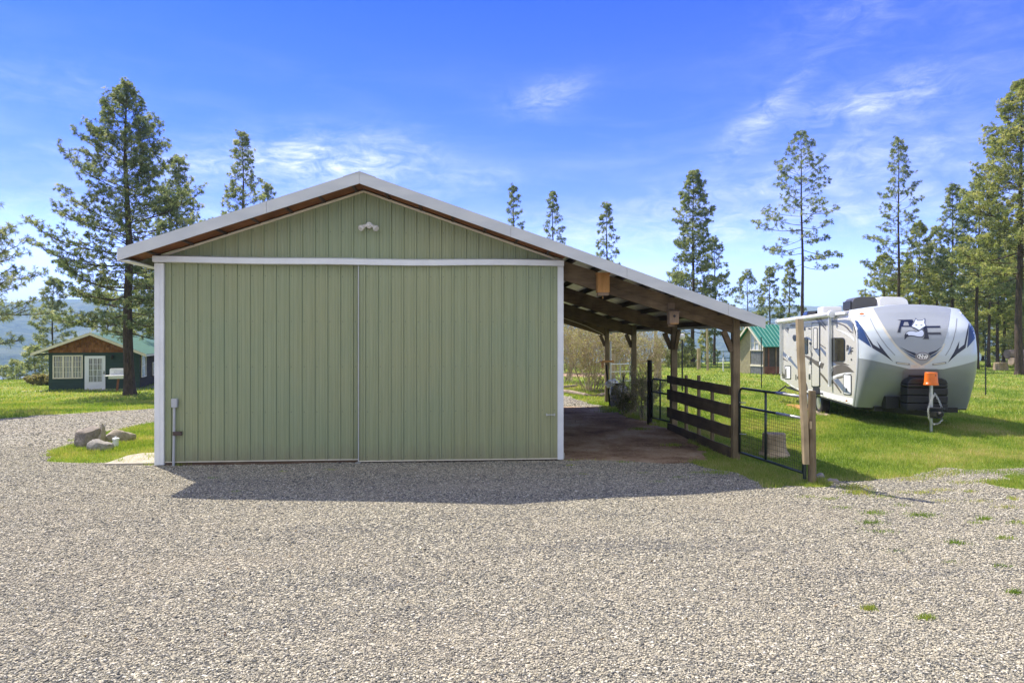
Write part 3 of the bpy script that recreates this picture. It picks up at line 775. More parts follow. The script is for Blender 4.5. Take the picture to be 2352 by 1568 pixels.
for pl in ([(957, 300), (1000, 390), (1060, 490), (1120, 570), (1196, 652)], [(1787, 300), (1778, 400), (1755, 500), (1720, 590), (1678, 655)]):
    decal('moulding_line', stroke(pl, 7), M['tt_line'], TT)
for pl in ([(1240, 572), (1330, 612), (1385, 628), (1405, 648), (1380, 655), (1320, 622)], [(1655, 562), (1590, 605), (1520, 626), (1500, 648), (1530, 655), (1585, 622)]):
    decal('black_wing', pl, M['tt_dark'], TT, off=.010)
for pl in ([(1275, 602), (1330, 636), (1388, 664), (1390, 680), (1340, 655)], [(1640, 592), (1590, 632), (1534, 660), (1530, 676), (1580, 652)]):
    decal('navy_wing', pl, M['tt_navy'], TT, off=.010)
decal('badge', ell(1458, 662, 72, 40), M['tt_panel'], TT, off=.011)
decal('badge', ell(1458, 662, 52, 28), M['tt_bright'], TT, off=.014)
decal('badge', ell(1459, 662, 45, 23), M['tt_dark'], TT, off=.016)
for pl in ([(1424, 682), (1424, 644), (1438, 644), (1450, 664), (1450, 644), (1461, 644), (1461, 682), (1449, 682), (1435, 661), (1435, 682)], [(1462, 650), (1472, 650), (1476, 668), (1481, 650), (1489, 650), (1493, 667), (1497, 648), (1506, 648), (1498, 686), (1488, 686), (1484, 668), (1480, 686), (1471, 686)]):
    decal('badge_letter', pl, M['tt_bright'], TT, off=.018, step=4)
# front emblem: A, fox, F
LT = 'emblem_letter'
A_out = [(835, 388), (890, 382), (1100, 380), (1130, 430), (1105, 470), (1150, 560), (1190, 580), (1150, 578), (1100, 520), (930, 520), (912, 606), (836, 606), (890, 408)]
decal(LT, [(845, 392), (1100, 384), (1125, 425), (1080, 500), (1160, 570), (1120, 560), (1075, 512), (928, 514), (908, 600), (842, 600), (892, 408)], M['tt_line'], TT, off=.008, conv=s5, step=5)
decal(LT, [(862, 396), (1090, 392), (1112, 420), (1070, 495), (1130, 552), (1085, 506), (918, 504), (898, 592), (856, 592), (908, 408)], M['tt_dark'], TT, off=.011, conv=s5, step=5, hole=[(962, 428), (1022, 428), (1040, 488), (942, 488)])
decal(LT, [(1310, 484), (1542, 484), (1550, 530), (1336, 532), (1344, 588), (1552, 586), (1560, 634), (1352, 634), (1366, 706), (1252, 706), (1270, 672), (1290, 560)], M['tt_line'], TT, off=.008, conv=s5, step=5)
decal(LT, [(1318, 496), (1532, 492), (1538, 520), (1326, 522), (1334, 598), (1540, 596), (1548, 624), (1342, 624), (1356, 696), (1268, 696), (1284, 660), (1296, 560)], M['tt_dark'], TT, off=.011, conv=s5, step=5)
FX = 'fox_emblem'
body_fox = [(1190, 570), (1230, 548), (1262, 560), (1284, 600), (1276, 650), (1240, 676), (1180, 672), (1120, 656), (1060, 652), (1010, 668), (966, 708), (966, 640), (990, 596), (1030, 572), (1090, 570), (1150, 580)]
decal(FX, body_fox, M['tt_dark'], TT, off=.013, conv=s5, step=5)
decal(FX, [(1196, 578), (1230, 558), (1256, 568), (1274, 602), (1266, 644), (1236, 664), (1180, 662), (1120, 646), (1062, 640), (1030, 644), (1018, 618), (990, 622), (1002, 600), (1036, 580), (1092, 578), (1150, 590)], M['tt_fox'], TT, off=.016, conv=s5, step=5)
decal(FX, [(1146, 366), (1172, 406), (1250, 404), (1294, 370), (1290, 450), (1316, 496), (1262, 530), (1214, 560), (1196, 574), (1180, 560), (1130, 534), (1066, 504), (1110, 450)], M['tt_dark'], TT, off=.017, conv=s5, step=5)
decal(FX, [(1148, 384), (1170, 416), (1252, 414), (1284, 384), (1280, 452), (1302, 494), (1258, 520), (1208, 554), (1196, 564), (1184, 552), (1134, 526), (1080, 502), (1120, 450)], M['tt_fox'], TT, off=.020, conv=s5, step=5)
for pl in ([(1130, 470), (1150, 480), (1176, 484), (1150, 492)], [(1256, 472), (1236, 482), (1210, 486), (1236, 493)]):
    decal('fox_eye', pl, M['tt_dark'], TT, off=.023, conv=s5, step=4)
decal(FX, [(1284, 504), (1316, 500), (1330, 600), (1290, 640), (1286, 590), (1262, 552)], M['tt_dark'], TT, off=.012, conv=s5, step=5)
for pl, in (([(1200, 712), (1335, 728), (1337, 746), (1205, 730)],), ([(1550, 732), (1685, 712), (1686, 730), (1552, 748)],)):
    q = decal('marker_lamp', pl, M['tt_line'], TT, off=.010)
    cxm = sum(p[0] for p in pl) / 4; cym = sum(p[1] for p in pl) / 4
    decal('lens', [(cxm + (p[0] - cxm) * .8, cym + (p[1] - cym) * .5) for p in pl], M['tt_cream'], q, off=.013)
decal('warning_label', [(1345, 742), (1425, 742), (1425, 774), (1345, 774)], M['lamp_glass'], TT, off=.006)
decal('warning_label', [(1430, 752), (1480, 752), (1480, 774), (1430, 774)], M['lamp_glass'], TT, off=.006)
for x, y in ((878, 259), (1857, 254)):
    q = decal('clearance_lamp', [(x - 56, y - 17), (x + 30, y - 17), (x + 40, y + 10), (x + 10, y + 18), (x - 30, y + 14)], M['tt_bright'], TT, off=.012)
    decal('lens', ell(x, y + 1, 24, 10, 12), M['amber'], q, off=.018)
# ---- black edge trim where cap meets side
e = MB(); e.tube([(-.006, float(seam(z)) - .012, z) for z in np.linspace(ZB, 2.95, 16)], .012, 6); e.build('edge_trim', M['tt_dark'], TT)
e = MB(); e.tube([(-.008, float(seam(z)) - .05, z) for z in np.linspace(ZB, 2.97, 16)], .026, 6); e.build('corner_moulding', M['tt_bright'], TT)
# ---- side graphics
SD = dict(surf='side')
def side_art(name, poly, mat, off=.005): return decal(name, poly, M[mat], TT, 'side', off)
side_art('skirt', [(95, 870), (130, 885), (245, 960), (330, 975), (480, 985), (640, 1030), (795, 1062), (792, 1135), (620, 1090), (430, 1040), (300, 1005), (245, 985), (170, 940), (97, 890)], 'tt_bright', .004)
side_art('slate_stripe', [(570, 322), (650, 315), (720, 312), (792, 322), (798, 430), (770, 385), (735, 350), (680, 335), (575, 330)], 'tt_slate')
side_art('taupe_stripe', [(580, 332), (660, 340), (715, 362), (745, 385), (772, 420), (796, 432), (800, 440), (765, 430), (735, 395), (700, 368), (650, 350)], 'tt_taupe')
side_art('white_swoosh', [(628, 400), (700, 420), (770, 450), (808, 490), (810, 520), (770, 480), (710, 440)], 'tt_bright')
side_art('taupe_stripe', [(420, 292), (450, 292), (535, 395), (535, 412), (480, 350)], 'tt_taupe')
side_art('taupe_stripe', [(460, 292), (480, 292), (536, 362), (536, 384)], 'tt_taupe')
side_art('slate_stripe', [(340, 472), (375, 480), (420, 515), (470, 550), (535, 622), (535, 665), (480, 590), (430, 545), (380, 505), (345, 490)], 'tt_slate')
side_art('taupe_stripe', [(470, 535), (535, 580), (535, 590), (480, 552)], 'tt_taupe')
side_art('slate_stripe', [(122, 612), (150, 635), (200, 680), (290, 800), (288, 812), (195, 712), (122, 650)], 'tt_slate')
side_art('white_line', [(166, 648), (172, 652), (158, 680), (152, 674)], 'tt_bright', .008)
side_art('white_line', [(178, 656), (184, 661), (170, 690), (164, 685)], 'tt_bright', .008)
side_art('taupe_stripe', [(122, 672), (180, 715), (122, 690)], 'tt_taupe')
side_art('taupe_stripe', [(97, 790), (140, 835), (140, 872), (97, 868)], 'tt_taupe')
side_art('taupe_stripe', [(330, 650), (370, 660), (420, 690), (470, 715), (520, 730), (500, 780), (450, 745), (395, 710), (335, 665)], 'tt_taupe')
side_art('white_line', [(455, 698), (468, 704), (448, 745), (436, 738)], 'tt_bright', .008)
side_art('white_line', [(478, 708), (492, 714), (470, 757), (458, 750)], 'tt_bright', .008)
side_art('taupe_stripe', [(380, 722), (480, 810), (520, 852), (570, 915), (600, 890), (640, 930), (685, 1005), (678, 1014), (605, 912), (568, 944), (505, 862), (440, 792), (380, 732)], 'tt_taupe')
side_art('taupe_swoosh', [(562, 800), (600, 772), (640, 748), (690, 742), (740, 752), (775, 780), (806, 812), (740, 812), (680, 820), (620, 840), (575, 868), (560, 856)], 'tt_taupe')
side_art('white_swoosh', [(562, 880), (600, 852), (650, 832), (720, 818), (795, 816), (770, 828), (700, 838), (640, 858), (590, 890), (566, 915)], 'tt_bright', .007)
side_art('white_line', stroke([(600, 760), (604, 790), (590, 815), (562, 828)], 8), 'tt_bright', .008)
side_art('taupe_stripe', [(635, 868), (690, 852), (770, 842), (768, 850), (700, 862), (645, 878)], 'tt_taupe')
side_art('slate_stripe', [(608, 888), (650, 872), (705, 940), (770, 1005), (775, 1030), (720, 1022), (660, 950)], 'tt_slate')
side_art('taupe_stripe', [(600, 712), (700, 720), (765, 748), (720, 742), (640, 740)], 'tt_taupe')
side_art('slate_stripe', [(572, 700), (640, 720), (690, 740), (640, 742), (575, 760)], 'tt_slate', .004)
# windows, doors, hatches
wn = side_art('window', rrect(578, 483, 720, 712, 24), 'tt_dark', .012); o = decal('pane', rrect(584, 490, 714, 704, 20), M['dark_glass'], wn, 'side', .016)
decal('glazing_bar', stroke([(647, 490), (647, 704)], 3), M['tt_dark'], wn, 'side', .019)
wn = side_art('window', rrect(312, 482, 366, 640, 14), 'tt_dark', .012); decal('pane', rrect(316, 488, 362, 634, 12), M['dark_glass'], wn, 'side', .016)
dr = side_art('door', rrect(398, 338, 482, 958, 14), 'tt_dark', .006)
decal('door_panel', rrect(404, 346, 472, 946, 12), M['tt_white'], dr, 'side', .010)
pn = decal('door_window', rrect(418, 388, 460, 594, 10), M['tt_dark'], dr, 'side', .014); decal('pane', rrect(424, 396, 454, 586, 8), M['lamp_glass'], pn, 'side', .018)
decal('slate_stripe', [(404, 560), (418, 575), (472, 590), (472, 660), (440, 620)], M['tt_slate'], dr, 'side', .012)
decal('taupe_stripe', [(404, 680), (440, 700), (472, 712), (472, 770), (440, 745), (404, 715)], M['tt_taupe'], dr, 'side', .012)
for x0, y0, x1, y1, yk in ((704, 828, 782, 1026, .12), (142, 748, 202, 880, .03)):
    hh = side_art('hatch', rrect(x0, y0, x1, y1, 10, 0, yk), 'tt_dark', .008)
    decal('hatch_panel', rrect(x0 + 6, y0 + 8, x1 - 6, y1 - 8, 8, 0, yk), M['tt_bright'], hh, 'side', .012)
    if x0 > 500:
        decal('slate_stripe', [(712, 945), (760, 1000), (776, 1010), (774, 1022), (712, 1006)], M['tt_slate'], hh, 'side', .015)
        decal('latch', [(732, 966), (742, 966), (746, 1000), (730, 1000)], M['tt_dark'], hh, 'side', .018)
    else: decal('taupe_stripe', [(150, 790), (160, 770), (162, 868), (150, 866)], M['tt_taupe'], hh, 'side', .015)
for nm, pl in (('porch_lamp', [(216, 482), (224, 458), (248, 456), (250, 512), (228, 514)]), ('outlet', [(372, 834), (386, 832), (388, 880), (372, 880)]), ('outlet', [(262, 852), (276, 852), (276, 878), (262, 878)]), ('vent', [(246, 834), (252, 834), (252, 888), (246, 888)]), ('speaker', ell(334, 398, 7, 20, 10)), ('speaker', ell(172, 402, 6, 18, 10)), ('outlet', ell(781, 691, 6, 10, 8)), ('outlet', [(366, 390), (392, 394), (390, 404), (366, 398)]), ('door_handle', [(400, 630), (410, 628), (411, 660), (401, 660)]), ('lock', ell(200, 668, 4, 8, 8)), ('bracket', [(375, 530), (392, 520), (398, 545), (380, 548)]), ('round_port', ell(390, 722, 9, 16, 12)), ('marker_lamp', ell(735, 1086, 9, 8, 8)), ('decal_mark', [(244, 598), (270, 602), (282, 614), (262, 608)]), ('decal_mark', stroke([(165, 385), (150, 410), (178, 436)], 5))):
    side_art(nm, pl, 'amber' if nm == 'marker_lamp' else 'tt_dark', .011)
side_art('cable', stroke([(388, 545), (384, 590), (398, 640), (392, 690), (372, 740)], 3), 'tt_dark', .014)
side_art('label_sheet', [(372, 745), (396, 750), (396, 830), (372, 826)], 'lamp_glass', .009)
# side lettering
def letters(strokes, mat, w, off=.009):
    for s_ in strokes: side_art('letter', stroke(s_, w), mat, off)
letters([[(192, 380), (203, 345), (212, 380)], [(196, 368), (209, 367)], [(217, 380), (217, 354), (226, 356), (226, 366), (217, 368), (227, 380)], [(242, 356), (234, 358), (233, 376), (242, 378)], [(245, 357), (257, 355)], [(251, 356), (251, 379)], [(261, 354), (261, 378)], [(275, 356), (267, 358), (267, 376), (275, 376)]], 'tt_taupe', 4)
letters([[(737, 610), (740, 552), (752, 556), (756, 610)], [(738, 588), (754, 590)]], 'tt_dark', 8)
letters([[(776, 640), (776, 584), (800, 580)], [(776, 612), (798, 608)]], 'tt_dark', 8)
side_art('fox_mark', [(752, 600), (765, 575), (775, 560), (778, 585), (768, 612), (758, 640), (745, 640), (756, 618)], 'tt_slate', .010)
# awning tube with arms
def sp(x, y, o=.05):
    v = s7(x, y); h = body_bvh.ray_cast(CAM, ray(*v).normalized())
    if h[0] is None: h = body_bvh.find_nearest(at(v[0], v[1], 20))
    p = TI @ h[0]; return Vector((-o, p.y, p.z))
aw = MB(); aw.tube([(-.10, 8.0, 2.93), (-.10, 1.55, 2.96)], .065, 12); awo = aw.build('awning', M['tt_bright'], TT, smooth=True)
s = MB(); s.tube([(-.10, 1.55, 2.96), (-.10, 1.42, 2.96)], [.11, .10], 14); s.build('awning_cap', M['tt_bright'], awo)
s = MB(); s.tube([(-.10, 8.0, 2.93), (-.10, 8.1, 2.93)], [.11, .10], 14); s.build('awning_cap', M['tt_bright'], awo)
for y, zlo in ((1.80, .93), (7.75, 1.0)):
    s = MB(); s.box(-.10, -.03, y - .045, y + .045, zlo, 2.92); s.build('awning_arm', M['tt_bright'], awo)
    s = MB(); s.box(-.104, -.101, y - .012, y + .012, zlo + .05, 2.85); s.build('arm_groove', M['tt_line'], awo)
s = MB(); s.box(-.05, .0, .5, 1.5, 2.93, 2.985); s.box(-.05, 0, 1.5, 7.9, 2.99, 3.02); s.build('drip_rail', M['tt_bright'], TT)
# roof kit
s = MB()
P2 = [(0, 0), (0, .20), (.10, .33), (.30, .37), (.95, .37), (1.08, .30), (1.12, 0)]
s.prism(P2, lambda u, v, w_: (.62 + u * .62, 2.1 + w_, 3.10 + v), .75); s.build('air_conditioner', M['ac_grey'], TT, bevel=.03)
a = MB(); a.box(.585, .618, 2.13, 2.8, 3.12, 3.36); a.build('side_grille', M['black_metal'], bpy.data.objects['air_conditioner'])
s = MB(); s.prism([(0, 0), (0, .28), (.05, .35), (.62, .33), (.74, .25), (.80, 0)], lambda u, v, w_: (1.28 + u, 1.9 + w_, 3.11 + v), .8); s.build('roof_box', M['tt_bright'], TT, bevel=.04)
s = MB(); s.box(.25, .80, 3.6, 4.2, 3.05, 3.27); s.build('roof_vent', M['tt_bright'], TT, bevel=.03)
s = MB(); s.prism([(0, 0), (.06, .14), (.45, .16), (.55, 0)], lambda u, v, w_: (.2 + u, 5.3 + w_, 3.06 + v), .5); s.build('skylight', M['dark_glass'], TT, bevel=.02)
s = MB(); s.box(2.0, 2.42, 1.2, 1.9, 3.04, 3.12); s.build('roof_vent', M['tt_bright'], TT, bevel=.02)
s = MB(); s.box(1.5, 1.95, .7, 1.2, 3.10, 3.16); s.build('roof_vent', M['tt_bright'], TT, bevel=.02)
# wheels
for y in (3.35, 4.75):
    w_ = thing  # noqa
    for x0, x1 in ((.06, .30), (W - .30, W - .06)):
        zc = .36 + hgt(*(TM @ Vector((x0, y, 0))).xy)
        s = MB(); s.tube([(x0, y, zc), (x0 + .02, y, zc), (x1 - .02, y, zc), (x1, y, zc)], [.32, .36, .36, .32], 26); wo = s.build('wheel', M['rubber'], TT)
        s = MB(); xx = x0 if x0 < 1 else x1; sg = -1 if x0 < 1 else 1
        s.tube([(xx, y, zc), (xx + sg * .012, y, zc)], [.22, .20], 20); s.build('rim', M['galv'], wo)
for y in (3.35, 4.75):
    D2 = MB(); N2 = 14
    pts = [(y - .42 * math.cos(math.pi * k / N2), .62 + .30 * math.sin(math.pi * k / N2)) for k in range(N2 + 1)]
    D2.prism(pts, lambda u, v, w_: (-.006 + w_, u, v), .02); D2.build('wheel_arch', M['black'], TT)
# side step and rear stabiliser
s = MB(); s.box(-.42, -.02, 7.0, 7.5, .34, .37); s.bar((0, 7.2, .6), (-.3, 7.2, .36), .04, .04); s.build('stabiliser', M['black_metal'], TT)
s = MB(); s.box(-.12, 0, 2.95, 3.4, .60, .64); s.bar((-.28, 2.7, .66), (.0, 2.7, .66), .05, .04); s.build('entry_step', M['black_metal'], TT)
# tongue, jack, propane cover
JX, JY = 1.235, -1.43
zf = hgt(*(TM @ Vector((JX, JY, 0))).xy)
s = MB(); s.bar((.30, .2, .52), (JX - .06, JY - .05, .53), .07, .13); s.bar((W - .30, .2, .52), (JX + .06, JY - .05, .53), .07, .13); s.box(.35, W - .35, -.38, -.30, .46, .58)
to = s.build('tongue', M['black_metal'], TT)
s = MB(); s.box(JX - .06, JX + .06, JY - .42, JY - .02, .50, .60); s.tube([(JX + .02, JY - .42, .56), (JX + .02, JY - .50, .56)], [.06, .045], 10); s.build('coupler', M['black_metal'], to)
s = MB(); s.tube([(JX, JY, 1.42), (JX, JY, .62)], .040, 12); jo = s.build('jack', M['galv'], TT, smooth=False)
s = MB(); s.tube([(JX, JY, .64), (JX, JY, zf + .03)], .030, 12); s.build('jack_leg', M['galv'], jo)
s = MB(); s.tube([(JX, JY, zf + .005), (JX, JY, zf + .03)], [.17, .16], 18); s.build('foot_plate', M['black_metal'], jo)
s = MB(); s.tube([(JX + .06, JY - .1, .66), (JX + .06, JY - .1, .44)], [.14, .12], 16); s.tube([(JX + .06, JY - .1, .66), (JX + .06, JY - .1, .685)], [.18, .18], 16); s.build('hitch_pot', M['black'], TT)
# chain links
def chain(pts, n):
    s = MB(); P = [Vector(p) for p in pts]; acc = [0]
    for a, b in zip(P, P[1:]): acc.append(acc[-1] + (b - a).length)
    for i in range(n):
        t = acc[-1] * i / (n - 1); k = max(j for j in range(len(acc)) if acc[j] <= t + 1e-9); k = min(k, len(P) - 2)
        f = (t - acc[k]) / (acc[k + 1] - acc[k]); c = P[k].lerp(P[k + 1], f); d = (P[k + 1] - P[k]).normalized()
        sd = Vector((1, 0, 0)) if i % 2 else Vector((0, 1, 0)); sd = (sd - d * sd.dot(d)).normalized()
        ring = [c + d * (math.cos(a) * .032) + sd * (math.sin(a) * .019) for a in [2 * math.pi * q / 8 for q in range(9)]]
        s.tube(ring, .0052, 5, cap=False)
    return s
chain([(JX + .01, JY - .14, .98), (JX - .08, JY - .15, .80), (JX - .13, JY - .16, .62), (JX - .11, JY - .16, .42), (JX - .02, JY - .16, .30), (JX + .10, JY - .16, .33), (JX + .16, JY - .16, .40)], 30).build('safety_chain', M['chain'], TT)
chain([(JX + .03, JY - .14, 1.0), (JX + .10, JY - .15, .86), (JX + .16, JY - .15, .70)], 10).build('safety_chain', M['chain'], TT)
s = MB()
for z0, z1, g_ in ((.56, .74, 0), (.745, .93, .0), (.935, 1.11, 0), (1.115, 1.20, .005)):
    s.box(.80 + g_, 1.70 - g_, -1.22, -.80, z0, z1)
pc = s.build('propane_cover', M['black'], TT, bevel=.03)
s = MB(); P3 = [(.80, 1.205), (.86, 1.30), (.95, 1.345), (1.56, 1.345), (1.66, 1.30), (1.70, 1.205)]
s.prism(P3, lambda u, v, w_: (u, -1.22 + w_, v), .42); s.build('lid', M['black'], pc, bevel=.02)
s = MB(); s.box(.95, 1.36, -1.02, -.92, 1.37, 1.40); s.build('lid_handle', M['black_metal'], pc)
s = MB(); s.box(.52, .82, -.70, -.40, .56, .86); s.build('battery_box', M['black'], TT, bevel=.01)
# orange bucket upside down over the jack head
pj = TM @ Vector((JX, JY, 1.20))
bk = thing('bucket', 'orange plastic bucket turned upside down over the trailer jack', 'bucket', pj)
s = MB(); s.tube([(0, 0, .0), (0, 0, .03), (0, 0, .035), (0, 0, .05), (0, 0, .055), (0, 0, .28), (0, 0, .29)], [.152, .152, .148, .148, .144, .128, .122], 28); s.build('shell', M['orange'], bk, smooth=False)
s = MB(); s.tube([(0, 0, -.004), (0, 0, .006)], [.158, .158], 28); s.build('rim', M['orange'], bk)
s = MB(); s.tube([(.01, -.139, .225), (.01, -.146, .225)], .012, 10); s.build('stain', M['brown_plastic'], bk)
# boards under the wheels
for i, (x, y, rz) in enumerate(((.18, 5.25, .1), (.22, 3.0, -.1))):
    q = TM @ Vector((x - .2, y, 0)); q.z = hgt(q.x, q.y)
    s = MB(); s.box(-.18, .18, -.75, .75, 0, .05); o = s.build('levelling_plank', M['pine_board'] if i == 0 else M['log']); o.location = q; o.rotation_euler = (0, 0, -TA + rz)
    tag(o, ('pale plank lying in the grass beside the rear wheel of the trailer', 'wooden plank under the front wheel of the trailer')[i], 'plank')
# ================================================================== CABIN
cb = at(112, 894, 40.0); cb.z = hgt(cb.x, cb.y) - .02
CA = R(14.0); CW, CDp = 4.75, 16.8
cabin = thing('cabin', 'small dark green cabin with cedar shingle gable and green metal roof', 'cabin', cb, CA)
AX = 2.2
CR = [(-.78, 2.20), (AX, 3.40), (CW + .42, 2.10)]
def cr_z(x):
    (a, za), (b, zb), (c, zc) = CR
    return za + (zb - za) * (x - a) / (b - a) if x < b else zb + (zc - zb) * (x - b) / (c - b)
def lap_wall(mb, p0, p1, z0, z1, nrm, step=.15):
    """lapped boards between two floor points"""
    p0 = Vector(p0); p1 = Vector(p1); nrm = Vector(nrm); z = z0
    while z < z1 - 1e-4:
        zz = min(z1, z + step); vs = []
        for p in (p0, p1):
            vs += [(p.x + nrm.x * .022, p.y + nrm.y * .022, z), (p.x + nrm.x * .006, p.y + nrm.y * .006, zz), (p.x - nrm.x * .02, p.y - nrm.y * .02, zz), (p.x - nrm.x * .02, p.y - nrm.y * .02, z)]
        mb.add(vs, [(0, 4, 5, 1), (1, 5, 6, 2), (3, 7, 4, 0), (0, 1, 2, 3), (7, 6, 5, 4)])
        z = zz
    return mb
lap_wall(MB(), (0, 0, 0), (CW, 0, 0), -.15, 2.22, (0, -1, 0)).build('front_wall', M['cabin_green'], cabin)
lap_wall(MB(), (CW, .03, 0), (CW, CDp, 0), -.15, 2.02, (1, 0, 0)).build('side_wall', M['cabin_side'], cabin)
lap_wall(MB(), (0, .03, 0), (0, CDp, 0), -.15, 2.30, (-1, 0, 0)).build('side_wall', M['cabin_green'], cabin)
lap_wall(MB(), (0, CDp, 0), (CW, CDp, 0), -.15, 2.22, (0, 1, 0)).build('rear_wall', M['cabin_green'], cabin)
s = MB(); q = random.Random(5); z = 2.22; row = 0
while z < 3.3:   # shingles in courses, each its own tint
    x = -.1 - q.uniform(0, .15)
    while x < CW + .1:
        wd = q.uniform(.10, .22); a, b = max(x, -.02), min(x + wd - .006, CW + .02); zt = z + .19
        if b > a:
            za, zb = min(zt, cr_z(a) - .10), min(zt, cr_z(b) - .10)
            if za > z + .01 or zb > z + .01:
                za = max(za, z + .004); zb = max(zb, z + .004); d = q.uniform(0, .012)
                s.add([(a, -.035 - d, z), (b, -.035 - d, z), (b, -.012, zb), (a, -.012, za), (a, -.0, z), (b, -.0, z)], [(0, 1, 2, 3), (0, 4, 5, 1)])
        x += wd
    z += .15
s.build('gable_shingles', M['shingle'], cabin)
s = MB()
ny = 40; vs = []; fs = []
Yr = [-.42 + (CDp + .8) * i / (ny * 4) for i in range(ny * 4 + 1)]
for x, zz in CR:
    for i, y in enumerate(Yr): vs.append((x, y, zz + (.022 if i % 4 == 0 else 0)))
n = len(Yr)
for r in range(2):
    for i in range(n - 1): fs.append((r * n + i, (r + 1) * n + i, (r + 1) * n + i + 1, r * n + i + 1))
ro = s.add(vs, fs).build('roof', M['green_roof'], cabin)
for a, b in zip(CR, CR[1:]):
    s = MB(); vs = [(x, y, zz - d) for x, zz in (a, b) for y in (-.45, -.40) for d in (-.01, .15)]
    s.add(vs, [(0, 2, 6, 4), (1, 5, 7, 3), (0, 1, 3, 2), (4, 6, 7, 5), (0, 4, 5, 1), (2, 3, 7, 6)]); s.build('rake_board', M['cream_trim'], ro)
    s = MB(); vs = [(x, y, zz - d) for x, zz in (a, b) for y in (-.40, .0) for d in (.06, .085)]
    s.add(vs, [(0, 2, 6, 4), (1, 5, 7, 3), (0, 1, 3, 2), (4, 6, 7, 5), (0, 4, 5, 1), (2, 3, 7, 6)]); s.build('soffit', M['cream_trim'], ro)
s = MB(); s.box(CW + .36, CW + .43, -.44, CDp + .3, 1.98, 2.08); s.build('eave_board', M['cream_trim'], ro)
s = MB(); s.box(-.80, -.74, -.44, CDp + .3, 2.04, 2.17); s.build('eave_board', M['cream_trim'], ro)
def window(x0, x1, z0, z1, nx, nz, side=False, sashes=1, fr=.07):
    T = (lambda u, o, z: (u, -o, z)) if not side else (lambda u, o, z: (CW + o, u, z))
    def bx(mb, a, b, o0, o1, c, d):
        p = T(a, o0, c); r_ = T(b, o1, d); mb.box(min(p[0], r_[0]), max(p[0], r_[0]), min(p[1], r_[1]), max(p[1], r_[1]), min(p[2], r_[2]), max(p[2], r_[2]))
    f = MB(); bx(f, x0 - fr, x1 + fr, .02, .07, z1, z1 + fr); bx(f, x0 - fr, x1 + fr, .02, .08, z0 - fr, z0); bx(f, x0 - fr, x0, .02, .07, z0, z1); bx(f, x1, x1 + fr, .02, .07, z0, z1)
    for k in range(1, sashes):
        xm = x0 + (x1 - x0) * k / sashes; bx(f, xm - .05, xm + .05, .02, .07, z0, z1)
    fo = f.build('window', M['cream_trim'], cabin)
    g = MB(); bx(g, x0 + .001, x1 - .001, .024, .030, z0 + .001, z1 - .001); g.build('glass', M['glass'], fo)
    m = MB()
    for k in range(1, nx):
        xm = x0 + (x1 - x0) * k / nx; bx(m, xm - .011, xm + .011, .032, .045, z0 + .002, z1 - .002)
    for k in range(1, nz):
        zm = z0 + (z1 - z0) * k / nz; bx(m, x0 + .002, x1 - .002, .0325, .0455, zm - .011, zm + .011)
    if m.f: m.build('glazing_bars', M['cream_trim'], fo)
window(.28, 1.68, .76, 2.0, 9, 4, sashes=3)
window(.40, 1.75, .74, 2.0, 1, 2, side=True)
window(4.2, 5.4, .66, 1.42, 3, 2, side=True)
s = MB(); s.box(1.84, 2.92, -.05, -.025, .0, 2.02); dr = s.build('door', M['tt_bright'], cabin)
s = MB(); s.box(2.07, 2.73, -.058, -.052, .48, 1.86); s.build('glass', M['glass'], dr)
s = MB()
for k in range(1, 3): s.box(2.07 + .22 * k - .011, 2.07 + .22 * k + .011, -.072, -.0595, .48, 1.86)
for k in range(1, 4): s.box(2.07, 2.73, -.0725, -.060, .48 + .345 * k - .011, .48 + .345 * k + .011)
s.box(2.03, 2.07, -.075, -.051, .44, 1.90); s.box(2.73, 2.77, -.075, -.051, .44, 1.90); s.box(2.07, 2.73, -.0745, -.051, 1.86, 1.90); s.box(2.07, 2.73, -.0745, -.051, .44, .48)
s.build('glazing_bars', M['white_trim'], dr)
s = MB(); s.box(2.10, 2.70, -.06, -.052, .10, .34); s.build('lower_panel', M['white_trim'], dr)
s = MB(); s.tube([(2.86, -.05, 1.0), (2.86, -.11, 1.0)], .03, 8); s.box(2.84, 2.88, -.06, -.051, .9, 1.12); s.build('handle', M['black_metal'], dr)
s = MB(); s.box(3.27, 3.35, -.06, -.02, 1.92, 2.1); s.bar((3.31, -.05, 2.06), (3.31, -.20, 2.08), .03, .03); s.tube([(3.31, -.2, 2.07), (3.31, -.2, 1.98), (3.31, -.2, 1.80)], [.03, .09, .06], 8); s.build('porch_lamp', M['black_metal'], cabin)
s = MB(); s.box(-1.3, CW + .2, -.9, -.03, -.14, .02); s.box(CW + .03, CW + 1.0, -.9, 6, -.14, .018); s.build('slab', M['concrete'], cabin)
# wash stand beside the door
wp = at(271, 893, 39.3); wp.z = hgt(wp.x, wp.y) + .02
ws = thing('wash_stand', 'old white enamel sink on an orange wooden leg beside the cabin door', 'sink', wp, CA)
s = MB(); s.prism([(-.46, 0), (.46, 0), (.46, .40), (.40, .44), (-.40, .44), (-.46, .40)], lambda u, v, w_: (u, .16 + w_, .86 + v), .05); s.build('splashback', M['porcelain'], ws, bevel=.01)
s = MB(); s.box(-.62, .50, -.30, .16, .86, .92); s.box(-.44, .44, -.24, .14, .72, .86); s.build('basin', M['porcelain'], ws, bevel=.02)
s = MB(); s.bar((.02, .0, .72), (-.05, .0, .0), .10, .10, up=(0, 1, 0)); s.build('leg', M['orange_wood'], ws)
s = MB(); s.bar((.38, .08, .72), (.40, .08, .0), .09, .09, up=(0, 1, 0)); s.build('leg', M['orange_wood'], ws)
for u in (-.2, .2):
    s = MB(); s.tube([(u, .155, 1.10), (u, .10, 1.10)], .025, 8); s.build('tap', M['galv'], ws)

